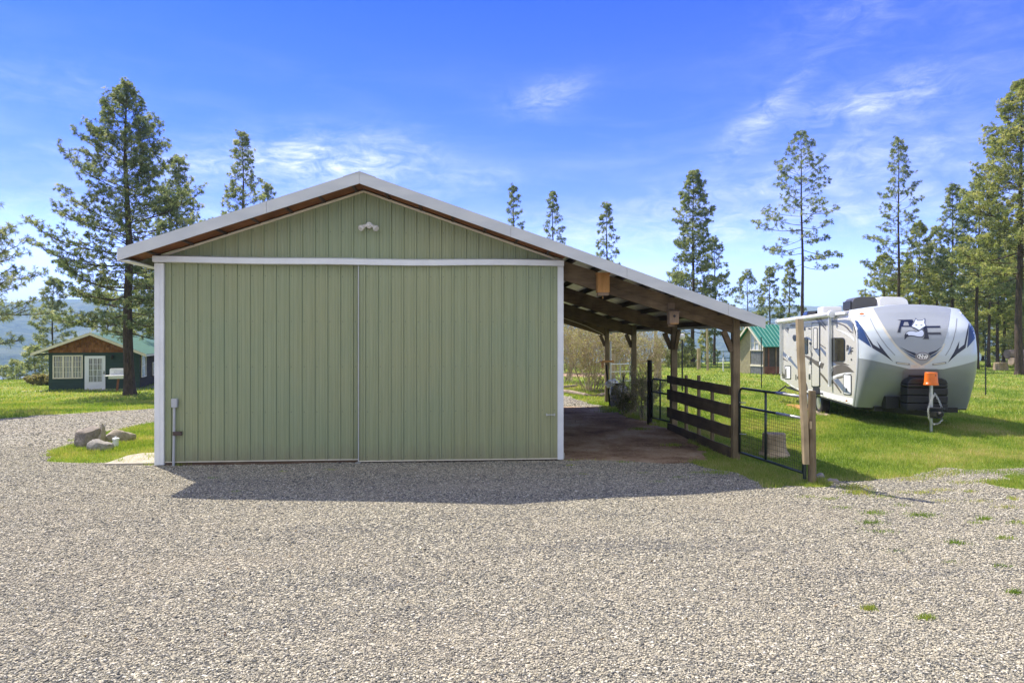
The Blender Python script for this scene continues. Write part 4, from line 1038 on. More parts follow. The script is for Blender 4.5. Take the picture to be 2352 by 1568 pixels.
# ================================================================== HEN HOUSE
hp = at(1753, 858, 44.0); hp.z = hgt(hp.x, hp.y)
hh = thing('hen_house', 'small stucco hen house with green ribbed metal roof and screened corner', 'shed', hp, R(15.4))
HW, HL, HE, HA = 2.45, 4.6, 2.02, 3.20
def hz(y): return HE + (HA - HE) * (1 - abs(y - HW / 2) / (HW / 2))
s = MB(); s.prism([(1.25, -.1), (HW, -.1), (HW, HE - .02), (1.25, HA - .12)], lambda u, v, w_: (w_, u, v), .10); s.build('stucco_wall', M['stucco'], hh)
s = MB(); s.box(0, HL, HW - .1, HW, -.1, HE - .03); s.box(HL - .1, HL, 0, HW - .11, -.1, HE - .03); s.build('stucco_wall', M['stucco'], hh)
s = MB(); s.prism([(.0, 1.55), (1.24, 1.55), (1.24, HA - .12), (.0, HE - .02)], lambda u, v, w_: (.02 + w_, u, v), .03); s.build('clear_panel', M['poly'], hh)
s = MB()
for y in (.02, .42, .82, 1.22): s.bar((.0, y, 1.55), (.0, y, hz(y) - .14), .03, .045, up=(0, 1, 0))
s.bar((-.006, 0, 1.55), (-.006, 1.24, 1.55), .05, .06); s.bar((-.007, .2, 2.05), (-.007, 1.24, 2.05), .03, .03); s.build('frame', M['cream_trim'], hh)
s = MB(); s.box(.03, .04, .03, 1.22, .62, 1.52); s.build('screen', M['screen'], hh)
s = MB(); s.box(-.02, .06, -.01, 1.24, .50, .62); s.build('sill', M['cream_trim'], hh)
s = MB(); s.box(.01, .07, .0, 1.24, -.1, .49); s.build('base_board', M['screen'], hh)
s = MB(); s.box(.12, HL - .12, .03, .05, .5, HE - .12); s.build('screen', M['screen_dark'], hh)
for x in (.04, .42, 1.02, 1.75, 2.6, 3.5, 4.5):
    s = MB(); s.box(x - .04, x + .04, -.03, .028, -.1, HE - .10); s.build('stud', M['red_wood'] if x in (.42,) else M['old_board'], hh)
s = MB(); s.box(0, HL, -.035, .02, HE - .099, HE + .02); s.build('header', M['old_board'], hh)
s = MB(); s.box(.05, HL - .05, -.028, .028, .40, .49); s.box(.1, HL - .1, .0, .04, -.1, .39); s.build('base_board', M['red_wood'], hh)
s = MB()
for sgn, (ya, yb) in ((1, (-.28, HW / 2)), (-1, (HW / 2, HW + .28))):
    sl = (HA - HE) / (HW / 2)
    z_ = lambda y: (HE + sl * y if y <= HW / 2 else HE + sl * (HW - y)) + .02
    vs = [(x, y, z_(y) + d) for x in (-.25, HL + .25) for y in (ya, yb) for d in (0, .03)]
    s.add(vs, [(0, 2, 6, 4), (1, 5, 7, 3), (0, 1, 3, 2), (4, 6, 7, 5), (0, 4, 5, 1), (2, 3, 7, 6)])
hro = s.build('roof', M['teal_roof'], hh)
s = MB(); x = -.2
while x < HL + .25:
    s.bar((x, -.28, z_(-.28) + .045), (x, HW / 2 - .02, z_(HW / 2) + .045), .035, .03, up=(1, 0, 0)); x += .30
s.build('roof_ribs', M['green_roof_rib'], hro)
for ya, yb in ((-.28, HW / 2), (HW / 2, HW + .28)):
    s = MB(); s.bar((-.262, ya, z_(ya) - .05), (-.262, yb, z_(yb) - .05), .024, .12, up=(0, 0, 1)); s.build('rake_board', M['cream_trim'], hro)

# ================================================================== ROCKS, PIPE, PAD
def rock(name, label, p, size, mat, seed, rz=0, cuts=9, group=None):
    q = random.Random(seed); bm = bmesh.new(); bmesh.ops.create_icosphere(bm, subdivisions=4, radius=1)
    planes = []
    for _ in range(cuts):
        n = Vector((q.gauss(0, 1), q.gauss(0, 1), q.gauss(0, 1))).normalized(); planes.append((n, q.uniform(.55, .88)))
    for v in bm.verts:
        c = v.co.copy()
        for n, d in planes:
            e = c.dot(n) - d
            if e > 0: c -= n * e * .92
        k = c * 2.1 + Vector((seed, 0, 0))
        c += c.normalized() * (.05 * math.sin(k.x * 3.1 + k.y * 1.7) * math.sin(k.z * 2.7 + 1) + .02 * math.sin(9 * k.x) * math.sin(8 * k.y + k.z * 7))
        c += c.normalized() * q.uniform(-.022, .022)
        v.co = Vector((c.x * size[0], c.y * size[1], c.z * size[2] + size[2] * .62))
    me = bpy.data.meshes.new(name); bm.to_mesh(me); bm.free(); me.materials.append(mat)
    me.polygons.foreach_set('use_smooth', [True] * len(me.polygons))
    o = bpy.data.objects.new(name, me); COL.objects.link(o); o.location = p; o.rotation_euler = (0, 0, rz)
    return tag(o, label, 'rock', group)
p = G(204, 1026)
rk = rock('boulder', 'largest dark boulder with jagged pointed top in the grass left of the barn', p + Vector((0, .1, -.05)), (.37, .28, .34), M['rock_dark'], 5, .2, 14)
s = MB(); s.tube([(.17, -.08, .12), (.19, -.04, .30), (.205, -.01, .44), (.20, 0, .525)], [.11, .085, .05, .018], 5, wob=.2); o = s.build('spike', M['rock_pale'], rk)
p = G(228, 1036); rock('boulder', 'grey white boulder lowest and foremost of the three beside the barn', p + Vector((0, .06, -.07)), (.29, .21, .215), M['rock_grey'], 8, -.2)
p = G(270, 1014); rock('boulder', 'smooth tan boulder right of the jagged dark one, behind the white pipe', p + Vector((0, .08, -.05)), (.33, .22, .215), M['rock_pale'], 14, .35, 5)
p = G(266, 1026)
s = MB(); s.tube([(0, 0, -.05), (0, 0, .15)], .058, 14); wpip = s.build('standpipe', M['white_trim']); wpip.location = p
tag(wpip, 'short white capped pipe standing in the grass among the boulders', 'pipe')
s = MB(); s.tube([(0, 0, .15), (0, 0, .155), (0, 0, .19), (0, 0, .20)], [.066, .068, .068, .05], 14); s.tube([(0, 0, .20), (0, 0, .225)], .025, 6); s.build('cap', M['white_trim'], wpip)
p = G(1885, 1099); rock('stone', 'grey rounded stone touching the foot of the split gate post', p + Vector((0, .05, -.03)), (.085, .075, .085), M['rock_grey'], 21)
p = G(1914, 1107); rock('stone', 'flat tan stone just right of the grey one near the gate post', p + Vector((0, .04, -.02)), (.125, .09, .06), M['rock_pale'], 22)
s = MB(); ring = [G(*q_) for q_ in ((240, 1068), (268, 1058), (292, 1049), (326, 1043), (368, 1042), (372, 1066))]
vs = [(v.x, v.y, v.z - .1) for v in ring] + [(v.x, v.y, v.z + .035) for v in ring]; n = len(ring)
s.add(vs, [tuple(range(n, 2 * n))] + [(i, (i + 1) % n, n + (i + 1) % n, n + i) for i in range(n)])
tag(s.build('concrete_pad', M['concrete']), kind='structure')

# ================================================================== YARD BEHIND THE LEAN-TO
def post_thing(name, label, cat, p, h, r, mat, n=8, taper=.9, wob=.04, lean=(0, 0), group=None):
    s = MB(); s.tube([(0, 0, -.3), (lean[0] * .5, lean[1] * .5, h * .5), (lean[0], lean[1], h)], [r, r * (1 + taper) / 2, r * taper], n, wob=wob)
    o = s.build(name, M[mat]); o.location = (p.x, p.y, hgt(p.x, p.y)); return tag(o, label, cat, group)
pd = Vector((5.09, 17.75, 0))
post_thing('fence_post', 'thick black round wooden post at the far end of the small wire gate', 'post', pd, 1.70, .072, 'post_dark', 10)
# small tube gate between that post and the second lean-to post
mesh_gate('wire_gate', 'small tube and wire gate between the black round post and second lean-to post', (5.13, 17.66, 0), (5.31, 16.66, 0), (.20, .88, 1.22), None, 'wire')
# wire fence on toward the rear post
wf = thing('wire_fence', 'low woven wire fence with thin steel stakes between the rear lean-to posts', 'fence', (5.25, 21, 0))
def stake(p0, h, r=.02, lean=(0, 0)):
    s = MB(); s.bar((p0[0], p0[1], hgt(*p0[:2]) - .2), (p0[0] + lean[0], p0[1] + lean[1], hgt(*p0[:2]) + h), r * 1.6, r * 1.2); s.bar((p0[0] + .012, p0[1], hgt(*p0[:2]) - .2), (p0[0] + lean[0] + .012, p0[1] + lean[1], hgt(*p0[:2]) + h), r * .5, r * 2.4); return s
for p0, h, ln in (((5.22, 19.0), 1.15, (0, 0)), ((5.13, 22.6), 1.42, (-.12, .1)), ((5.2, 21.2), 1.1, (.02, 0))):
    stake(p0, h, .02, ln).build('stake', M['tpost'], wf, world=True)
s = MB(); A = Vector((5.12, 17.8, 0)); B = Vector((5.42, 24.0, 0)); NW = 60
for z in (.08, .16, .25, .36, .5, .66, .84, 1.02):
    s.tube([A.lerp(B, i / 8) + Vector((.0, 0, hgt(5.2, 20) + z + rnd.uniform(-.02, .02))) for i in range(9)], .0032, 3, cap=False)
for i in range(NW): s.tube([A.lerp(B, i / NW) + Vector((0, 0, .05)), A.lerp(B, i / NW) + Vector((0, 0, 1.03))], .0026, 3, cap=False)
s.build('wire_mesh', M['wire'], wf, world=True)
br = at(1422, 912, 23.0); br.z = hgt(br.x, br.y)
ba = thing('barrel', 'grey plastic barrel with blue grey lid standing behind the wire fence', 'barrel', br)
s = MB(); s.tube([(0, 0, 0), (0, 0, .06), (0, 0, .25), (0, 0, .5), (0, 0, .68), (0, 0, .74)], [.27, .29, .305, .30, .27, .21], 20); s.build('drum', M['barrel'], ba, smooth=True)
s = MB(); s.tube([(0, 0, .735), (0, 0, .80)], .215, 18); s.build('lid', M['black'], ba)
sk = at(1412, 880, 23.5)
s = MB(); s.tube([(-.22, 0, 0), (-.1, 0, .10), (.05, .02, .13), (.2, .03, .05)], [.08, .14, .13, .05], 9, wob=.12); o = s.build('feed_sack', M['white_trim']); o.location = (br.x - .22, br.y - .02, br.z + .70)
tag(o, 'crumpled white sack draped over the barrel', 'sack')
fp = at(1394, 831, 23.95)
s = MB(); s.box(-.22, .22, -.14, .14, 0, .035); s.box(-.18, -.14, -.1, .1, -.2, 0); s.box(-.22, .22, -.15, -.141, 0, .07); o = s.build('feeder_tray', M['pine_board']); o.location = fp
tag(o, 'pale wooden feeding tray fixed to the rearmost lean-to post', 'tray')
def tube_panel(name, label, A, B, zs, mat, r=.022, ups=(0, .5, 1), cat='gate', group=None):
    A = Vector(A); B = Vector(B); g = thing(name, label, cat, A, group=group)
    s = MB()
    s.tube([A + Vector((0, 0, zs[0])), A + Vector((0, 0, zs[-1] - .06)), A.lerp(B, .03) + Vector((0, 0, zs[-1])), A.lerp(B, .97) + Vector((0, 0, zs[-1])), B + Vector((0, 0, zs[-1] - .06)), B + Vector((0, 0, zs[0]))], r, 6)
    s.build('frame', M[mat], g, world=True)
    for z in zs[:-1]:
        s = MB(); s.tube([A + Vector((0, 0, z)), B + Vector((0, 0, z))], r * .9, 6); s.build('rail', M[mat], g, world=True)
    for u in ups[1:-1]:
        s = MB(); s.tube([A.lerp(B, u) + Vector((0, 0, zs[0])), A.lerp(B, u) + Vector((0, 0, zs[-1]))], r * .8, 6); s.build('stile', M[mat], g, world=True)
    return g
a = at(1402, 870, 27.0); b = at(1447, 870, 27.0)
tube_panel('tube_gate', 'galvanised tube gate standing behind the grey barrel', (a.x, a.y, hgt(a.x, a.y)), (b.x, b.y, hgt(b.x, b.y)), (.15, .62, .98, 1.28), 'galv')
p = at(1409, 870, 28.2); post_thing('fence_post', 'short grey wooden post behind the galvanised gate and barrel', 'post', p, 1.65, .09, 'grey_post')
# rail fence with two posts
a = at(1514, 870, 38.6); b = at(1458, 870, 39.5)
rf = thing('rail_fence', 'old wooden fence of two uneven posts and one rail beyond the bare bushes', 'fence', a)
s = MB(); s.tube([(a.x, a.y, -.3), (a.x, a.y, 2.0)], [.15, .13], 8, wob=.05); s.build('post', M['grey_post'], rf, world=True)
s = MB(); c = at(1505, 870, 39.5); s.tube([(c.x, c.y, -.3), (c.x, c.y, 3.1)], [.10, .08], 8, wob=.05); s.build('post', M['grey_post'], rf, world=True)
s = MB(); s.tube([(a.x, a.y, 1.06), (b.x - .8, b.y, 1.02)], [.06, .05], 8); s.build('rail', M['grey_post'], rf, world=True)
# lamp pole
p = at(1567, 898, 29.8)
lp = thing('lamp_post', 'thin black pole with white globe lamp behind the second lean-to post', 'lamp', (p.x, p.y, hgt(p.x, p.y)))
s = MB(); s.tube([(0, 0, -.2), (0, 0, 2.25)], .035, 8); s.build('pole', M['black_metal'], lp)
s = MB(); s.tube([(0, 0, 2.25), (0, 0, 2.30), (0, 0, 2.42), (0, 0, 2.52)], [.05, .11, .13, .08], 12); s.build('globe', M['lamp_glass'], lp, smooth=True)
s = MB(); s.tube([(0, 0, 2.45), (-.12, 0, 2.60), (-.25, 0, 2.56)], [.03, .02, .02], 6); s.build('bracket', M['black_metal'], lp)
# corral gate, poles, hydrant beyond the lawn
a = at(1612, 848, 52); b = at(1677, 848, 52)
tube_panel('corral_gate', 'dark green corral gate of round bars beyond the lawn', (a.x, a.y, hgt(a.x, a.y)), (b.x, b.y, hgt(b.x, b.y)), (.15, .4, .62, .84, 1.36), 'green_tube', .03, (0, .33, .55, 1))
p = at(1605, 848, 52); post_thing('fence_post', 'pale wooden gate post at the left end of the green corral gate', 'post', p, 1.62, .16, 'grey_post')
p = at(1679, 848, 52); post_thing('fence_post', 'slim pale post at the right end of the green corral gate', 'post', p, 1.45, .07, 'grey_post')
p = at(1626, 849, 50); post_thing('wooden_pole', 'tall thin pale pole standing before the green corral gate', 'pole', p, 4.6, .09, 'grey_post', lean=(-.1, 0))
p = at(1661, 851, 49)
s = MB(); s.tube([(0, 0, -.1), (0, 0, .75)], .05, 8); s.tube([(0, -.05, .72), (0, 0, .95)], [.06, .05], 8); s.bar((0, 0, .9), (.05, 0, 1.05), .04, .03); o = s.build('water_hydrant', M['white_trim']); o.location = (p.x, p.y, hgt(p.x, p.y)); tag(o, 'small white yard hydrant in front of the corral gate', 'hydrant')
# steel deer-fence posts
for px, py, z, h, lab in ((1749, 891, 31.6, 2.4, 'thin black steel post in the lawn in front of the hen house'), (2264, 907, 27.7, 2.5, 'black studded steel post in the lawn right of the trailer'), (1457, 870, 40, 2.0, 'thin steel stake among the bare bushes')):
    p = at(px, py, z); s = MB(); s.bar((0, 0, -.2), (-.02, 0, h), .034, .030)
    for k in range(int(h / .09)): s.box(-.03, .014, -.035, -.015, .1 + k * .09, .14 + k * .09)
    o = s.build('steel_post', M['tpost']); o.location = (p.x, p.y, hgt(p.x, p.y)); tag(o, lab, 'post')
# log edged bed
s = MB(); P = [G(*q_) for q_ in ((1270, 898), (1310, 903), (1345, 909), (1378, 911), (1396, 905))]
s.tube([v + Vector((0, 0, .05)) for v in P], [.06, .09, .085, .09, .06], 8, wob=.12); tag(s.build('edging_log', M['log']), 'curved weathered log edging the bed under the big bare bush', 'log')
s = MB(); P = [G(*q_) for q_ in ((1268, 892), (1300, 890), (1325, 887))]
s.tube([v + Vector((0, 0, .05)) for v in P], [.06, .07, .05], 8, wob=.12); tag(s.build('edging_log', M['log']), 'short weathered log lying on the lawn side of the bush bed', 'log')
# logs and stump by the wood on the right
p = at(2334, 836, 50)
q_ = at(2298, 836, 50); o = bumpy('tree_stump', [(-.2, .5, .5), (.0, .46, .46), (.55, .42, .42), (.60, .40, .40)], None, seed=9).build('tree_stump', M['stump']); o.location = (q_.x, q_.y, hgt(q_.x, q_.y)); tag(o, 'grey sawn tree stump beside the log pile at the wood edge', 'stump')
def logt(label, a, b, r, mat='log'):
    s = MB(); s.tube([a, a.lerp(b, .5) + Vector((0, 0, .02)), b], [r, r * .97, r * .9], 14, wob=.03); tag(s.build('log', M[mat]), label, 'log', None)
logt('big pale log lying across the top of the pile at the wood edge', at(2313, 812, 50), at(2440, 812, 50.5), .33)
logt('pale log lying in the grass at the foot of the pile', at(2322, 829, 48.5), at(2440, 836, 49), .27)
logt('shorter log carrying the big top log of the pile', at(2330, 822, 50.3), at(2345, 830, 52.5), .30)
logt('log under the right end of the big top log', at(2385, 824, 50.3), at(2395, 830, 52.5), .30)
# ================================================================== PINES
def quads_from_segments(P0, P1, r0, r1, n=4):
    """many thin tapered sticks at once"""
    P0 = np.asarray(P0, float); P1 = np.asarray(P1, float); r0 = np.asarray(r0, float)[:, None]; r1 = np.asarray(r1, float)[:, None]
    d = P1 - P0; L = np.linalg.norm(d, axis=1, keepdims=True); d = d / np.maximum(L, 1e-9)
    ref = np.where(np.abs(d[:, 2:3]) < .9, np.array([[0, 0, 1.]]), np.array([[1., 0, 0]]))
    x = np.cross(d, ref); x /= np.linalg.norm(x, axis=1, keepdims=True); y = np.cross(d, x)
    rings = []
    for P, r in ((P0, r0), (P1, r1)):
        for k in range(n):
            a = 2 * math.pi * k / n; rings.append(P + (x * math.cos(a) + y * math.sin(a)) * r)
    V = np.stack(rings, 1).reshape(-1, 3); m = len(P0); base = np.arange(m)[:, None] * (2 * n)
    F = np.concatenate([base + np.array([[k, (k + 1) % n, n + (k + 1) % n, n + k]]) for k in range(n)], 0)
    return V, F
def tufts(C, A, L, n, wd, g, spread=1.0):
    """C centres, A axes (unit); n kite-shaped needles each sharing the centre vertex"""
    m = len(C)
    dirs = g.normal(size=(m, n, 3)); dirs /= np.linalg.norm(dirs, axis=2, keepdims=True)
    dirs = dirs * spread + A[:, None, :] * .75; dirs /= np.linalg.norm(dirs, axis=2, keepdims=True)
    ln = (L * g.uniform(.65, 1.15, size=(m, n)))[..., None]
    side = np.cross(dirs, g.normal(size=(m, n, 3))); side /= np.linalg.norm(side, axis=2, keepdims=True)
    c = C[:, None, :] + A[:, None, :] * (g.uniform(-.35, .35, size=(m, n, 1)) * L * 0)
    mid = c + dirs * ln * .55; tip = c + dirs * ln; tip[..., 2] -= .12 * ln[..., 0]
    V = np.empty((m, 1 + 3 * n, 3)); V[:, 0] = C
    V[:, 1:1 + n] = mid - side * wd; V[:, 1 + n:1 + 2 * n] = tip; V[:, 1 + 2 * n:] = mid + side * wd
    base = (np.arange(m) * (1 + 3 * n))[:, None]; k = np.arange(n)[None, :]
    F = np.stack([np.broadcast_to(base, (m, n)), base + 1 + k, base + 1 + n + k, base + 1 + 2 * n + k], -1).reshape(-1, 4)
    return V.reshape(-1, 3), F
def pine(label, px, top, z, hw, low, base_py=None, lean_px=0, tr=None, dens=1.0, tl=.24, tn=11, tw=.016, mat='needle', seed=1, group='pines around the yard', shape=(.8, .3), up=0.0, bare=0, cat='tree', droop=.0):
    """px, z: where the stem stands; top / low: survey rows of the tip and of the lowest boughs; hw: half width in survey units"""
    g = np.random.default_rng(seed); q = random.Random(seed)
    b = at(px, 800, z); b.z = hgt(b.x, b.y)
    H = CAM.z + (HY - top) / FPX * z - b.z; cb = CAM.z + (HY - low) / FPX * z - b.z; rw = hw / FPX * z
    lean = lean_px / FPX * z
    t = thing('pine_tree', label, cat, b, 0, group)
    tr = .8 * (tr or .011 * H + .04)
    def stem(h):
        f = max(0.0, h / H); return np.array([RT.x * lean * f ** 1.3 + .05 * math.sin(h * .7 + seed), RT.y * lean * f ** 1.3 + .05 * math.cos(h * .6 + seed), h])
    s = MB(); NS = 16
    hs = [-.3, .0, .25, .8] + [H * (k / NS) for k in range(1, NS + 1) if H * k / NS > 1.0]
    rr = [tr * 1.5, tr * 1.35, tr * 1.12] + [max(.012, tr * (1 - (h / H) * .985) ** .85) for h in hs[3:]]
    s.tube([Vector(stem(h)) for h in hs], rr, 10 if z < 45 else 7, wob=.04)
    S0, S1, R0, R1 = [], [], [], []
    C, A = [], []
    h = cb; k = 0
    gap0 = (.165 if z < 45 else .205) / dens
    while h < H - .25:
        f = (h - cb) / max(.1, H - cb)
        prof = (1 - f) ** shape[0] * (1 - shape[1] * max(0, 1 - f / .3))
        L = rw * prof * q.choice((1, 1, .9, .75, .55, 1.18)) * q.uniform(.75, 1.15) + .22
        az = k * 2.399 + q.uniform(-.5, .5); k += 1
        el = R(-9 + 50 * f ** 1.25 + up + q.uniform(-11, 11)) - droop * (1 - f)
        L = min(L, .62 * (H - h) + .10)
        o = stem(h); dv = np.array([math.cos(az) * math.cos(el), math.sin(az) * math.cos(el), math.sin(el)])
        pts = [o]; d = dv.copy(); ns = 5
        for j in range(ns):
            d = d + np.array([q.uniform(-.17, .17), q.uniform(-.17, .17), .09 + .09 * j / ns - .05 * (j < 2) + q.uniform(-.06, .06)]); d /= np.linalg.norm(d)
            pts.append(pts[-1] + d * L / ns)
        r = max(.010, min(tr, .2) * .24 * (L / max(rw, .3)) * (1 - .5 * f))
        for j in range(ns):
            S0.append(pts[j]); S1.append(pts[j + 1]); R0.append(r * (1 - j / ns * .85)); R1.append(r * (1 - (j + 1) / ns * .85))
        isbare = q.random() < bare
        def twig(p, v, ln, rr=.008):
            e = p + v * ln; S0.append(p); S1.append(e); R0.append(rr if z < 45 else rr * 1.3); R1.append(.005)
            if not isbare: C.append(e); A.append(v)
        def rv(dd, a, b): 
            v = dd * a + np.array([q.uniform(-1, 1), q.uniform(-1, 1), q.uniform(-.25, 1.0)]) * b; return v / np.linalg.norm(v)
        # secondary boughs fill the space between the main ones
        nsec = max(2, int(L * (2.3 if z < 45 else 2.0) * dens) + 1)
        for j in range(nsec):
            u = .24 + .74 * (j + q.random()) / nsec; i = min(ns - 1, int(u * ns)); w = u * ns - i
            p = pts[i] * (1 - w) + pts[i + 1] * w; dd = pts[i + 1] - pts[i]; dd /= np.linalg.norm(dd)
            sd = np.cross(dd, [0, 0, 1.]); sd /= np.linalg.norm(sd) + 1e-9
            v = dd * q.uniform(.5, 1.0) + sd * (1 if j % 2 else -1) * q.uniform(.5, 1.1) + np.array([0, 0, q.uniform(-.1, .5)]); v /= np.linalg.norm(v)
            sl = (L * .44 * (1.15 - u) + .16) * q.uniform(.6, 1.25); m1 = p + v * sl * .5; v2 = rv(v, 1, .35); e = m1 + v2 * sl * .5
            S0.extend((p, m1)); S1.extend((m1, e)); R0.extend((r * .42 + .004, r * .25 + .004)); R1.extend((r * .25 + .004, .006))
            if not isbare: C.append(e); A.append(v2)
            nt = max(1, int(sl / (.19 if z < 45 else .22)))
            for t_ in range(nt):
                w2 = .25 + .75 * (t_ + q.random()) / nt; b_ = p + (m1 - p) * min(1, w2 * 2) + (e - m1) * max(0, w2 * 2 - 1)
                twig(b_, rv(v, .6, .8), q.uniform(.10, .30))
        nt = max(2, int(L * .5 * (4 if z < 45 else 3)))
        for t_ in range(nt):
            u = .55 + .45 * (t_ + q.random()) / nt; i = min(ns - 1, int(u * ns)); w = u * ns - i
            dd = pts[i + 1] - pts[i]; twig(pts[i] * (1 - w) + pts[i + 1] * w, rv(dd / np.linalg.norm(dd), .7, .7), q.uniform(.08, .26))
        if not isbare:
            C.append(pts[-1]); A.append(d)
        h += gap0 * q.uniform(.5, 1.5) * (1.0 - .45 * f)
    tip = stem(H - .05)
    for kk in range(5): C.append(stem(H - .12 * kk)); A.append(np.array([q.uniform(-.3, .3), q.uniform(-.3, .3), 1.]))
    to = s.build('trunk', M['bark'], t)
    V0, F0 = quads_from_segments(S0, S1, R0, R1, 4 if z < 45 else 3)
    A = np.array(A); A /= np.linalg.norm(A, axis=1, keepdims=True)
    V, F = tufts(np.array(C), A, tl * .86, tn + 7, tw * 1.05, g)
    o = npmesh('crown', np.concatenate([V, V0]), np.concatenate([F, F0 + len(V)]), [M[mat], M['bark']], t)
    o.data.polygons.foreach_set('material_index', np.concatenate([np.zeros(len(F), np.int32), np.ones(len(F0), np.int32)]))
    return t
pine('tall pine with thick bare lower trunk standing in front of the green cabin', 297, 192, 36.8, 188, 762, lean_px=-9, tr=.36, dens=1.25, tl=.23, tn=16, tw=.013, seed=2, shape=(.42, .04), droop=.12, up=4)
pine('slim pine rising just right of the tall cabin pine above the barn eave', 408, 362, 52, 104, 760, dens=1.25, mat='needle_pale', seed=3, shape=(.75, .2), tl=.28, tw=.02)
pine('pointed pine standing clear above the left slope of the barn roof', 557, 306, 50, 88, 720, dens=1.2, mat='needle_pale', seed=4, shape=(.75, .2), tl=.27, tw=.019)
pine('short pine top peeking over the barn roof beside the pointed pine', 615, 424, 57, 54, 720, dens=1.1, mat='needle_pale', seed=5, tl=.28, tw=.02)
pine('near pine reaching in from beyond the left edge with drooping boughs', -92, 380, 25, 210, 770, dens=1.05, tr=.26, tl=.23, tn=16, tw=.010, mat='needle_pale', seed=6, shape=(.5, .1), droop=.1)
pine('medium pine behind the left end of the cabin roof', 122, 640, 56, 52, 862, dens=1.25, mat='needle_pale', seed=7, tl=.3, tw=.021, shape=(.6, .2))
pine('young bushy pine left of the cabin wall', 80, 796, 47, 40, 880, dens=1.5, mat='needle_pale', seed=8, tl=.28, tw=.02, shape=(.7, 0))
pine('small round topped pine at the lawn edge, left of the bushy young one', 40, 828, 58, 22, 882, dens=1.5, mat='needle_pale', seed=9, tl=.3, tw=.022, shape=(.7, 0))
pine('lowest sapling pine at the far left lawn edge', 10, 842, 60, 18, 884, dens=1.5, mat='needle_pale', seed=10, tl=.3, tw=.022, shape=(.7, 0))
pine('pine showing behind the cabin ridge, left of the thick trunk', 248, 640, 63, 52, 800, dens=1.1, mat='needle_pale', seed=11, tl=.32, tw=.022)
pine('pine behind the cabin between the thick trunk and the barn wall', 345, 560, 62, 62, 800, dens=1.35, mat='needle_y', seed=12, tl=.32, tw=.022, shape=(.6, .1))
pine('narrow pine top leftmost of three above the right barn slope', 1180, 430, 60, 42, 650, dens=.8, seed=13, tl=.28, tw=.02, up=12)
pine('middle pine of the three tops above the right barn slope', 1270, 442, 62, 42, 700, dens=.95, seed=14, tl=.28, tw=.02, up=8)
pine('pine top rightmost of three above the right barn slope', 1394, 468, 62, 46, 720, dens=.95, seed=15, tl=.28, tw=.02)
pine('dense tall pine rising behind the lean-to roof', 1592, 393, 58, 90, 760, tr=.23, dens=1.35, seed=16, tl=.29, tw=.021, shape=(.7, .15))
pine('shorter open pine just right of the dense tall one behind the lean-to', 1642, 548, 60, 56, 740, tr=.16, dens=1.0, seed=17, tl=.28, tw=.02)
pine('half bare pine with dead upper boughs above the lean-to eave', 1717, 622, 68, 44, 790, dens=1.1, seed=18, tl=.28, tw=.021, bare=.45, shape=(.35, .1))
pine('small pine directly right of the half bare one', 1768, 614, 70, 32, 790, dens=1.1, seed=19, tl=.3, tw=.022)
pine('small pine left of the tall open pine, above the hen house', 1814, 600, 68, 36, 790, dens=1.05, seed=20, tl=.3, tw=.022)
pine('tall open pine with long clear stem directly behind the trailer rear', 1845, 303, 55, 104, 610, lean_px=-6, tr=.21, dens=.82, seed=21, tl=.27, tw=.019, shape=(.55, .25), droop=.12)
pine('tall thin pine with a bare spire tip behind the trailer roof', 2064, 320, 55, 82, 660, tr=.2, dens=.85, seed=22, tl=.27, tw=.019, shape=(.85, .1), mat='needle')
pine('yellowish middling pine right of the spire tipped pine', 2112, 512, 60, 62, 740, dens=1.2, seed=23, tl=.3, tw=.022, mat='needle_y')
pine('low broad pine bough mass just above the trailer air conditioner', 2030, 585, 64, 72, 770, dens=1.2, seed=24, tl=.3, tw=.022, mat='needle_y', shape=(.5, 0))
pine('lean yellowish pine second right of the spire tipped pine', 2152, 524, 62, 56, 740, dens=1.1, seed=25, tl=.3, tw=.022, mat='needle_y')
pine('tall narrow pine behind the trailer right shoulder', 2188, 426, 60, 66, 700, dens=1.0, seed=26, tl=.29, tw=.021)
pine('dark dense pine with leaning stem beside the trailer right shoulder', 2242, 408, 52, 88, 690, lean_px=10, tr=.2, dens=1.35, seed=27, tl=.28, tw=.02, shape=(.55, .1))
pine('largest pine at the right edge, thick reddish stem', 2340, 186, 44, 150, 640, tr=.30, dens=1.25, seed=28, tl=.26, tw=.018, mat='needle_y', shape=(.6, .2), lean_px=8)
pine('slim pine between the dark dense pine and the largest one', 2292, 470, 57, 74, 720, tr=.17, dens=1.2, seed=29, tl=.29, tw=.021, mat='needle_y')
pine('pine stem with thin crown close right of the trailer side', 2272, 560, 56, 66, 745, tr=.18, dens=1.0, seed=30, tl=.29, tw=.021, mat='needle_y')
pine('pine with slim straight stem, second stem right of the trailer', 2306, 540, 60, 66, 740, tr=.18, dens=1.0, seed=31, tl=.29, tw=.021)
pine('pine behind the largest right pine, half hidden by it', 2372, 470, 58, 88, 760, dens=1.25, seed=32, tl=.3, tw=.022, mat='needle_y', shape=(.5, .0))
pine('bushy low pine behind the logs at the right edge', 2330, 690, 62, 52, 832, dens=1.3, seed=33, tl=.32, tw=.024, mat='needle_y', shape=(.6, 0))
pine('yellow green young pine seen between the second and front lean-to posts', 1572, 768, 58, 40, 846, dens=1.4, seed=34, tl=.3, tw=.022, mat='needle_y', shape=(.7, 0))
pine('young pine seen past the thick trunk between lean-to posts', 1622, 764, 63, 34, 842, dens=1.3, seed=35, tl=.3, tw=.022, mat='needle_y', shape=(.7, 0))
pine('dark pine glimpsed under the lean-to beside the barn corner', 1312, 700, 46, 44, 850, dens=1.4, seed=36, tl=.28, tw=.02, shape=(.6, 0))
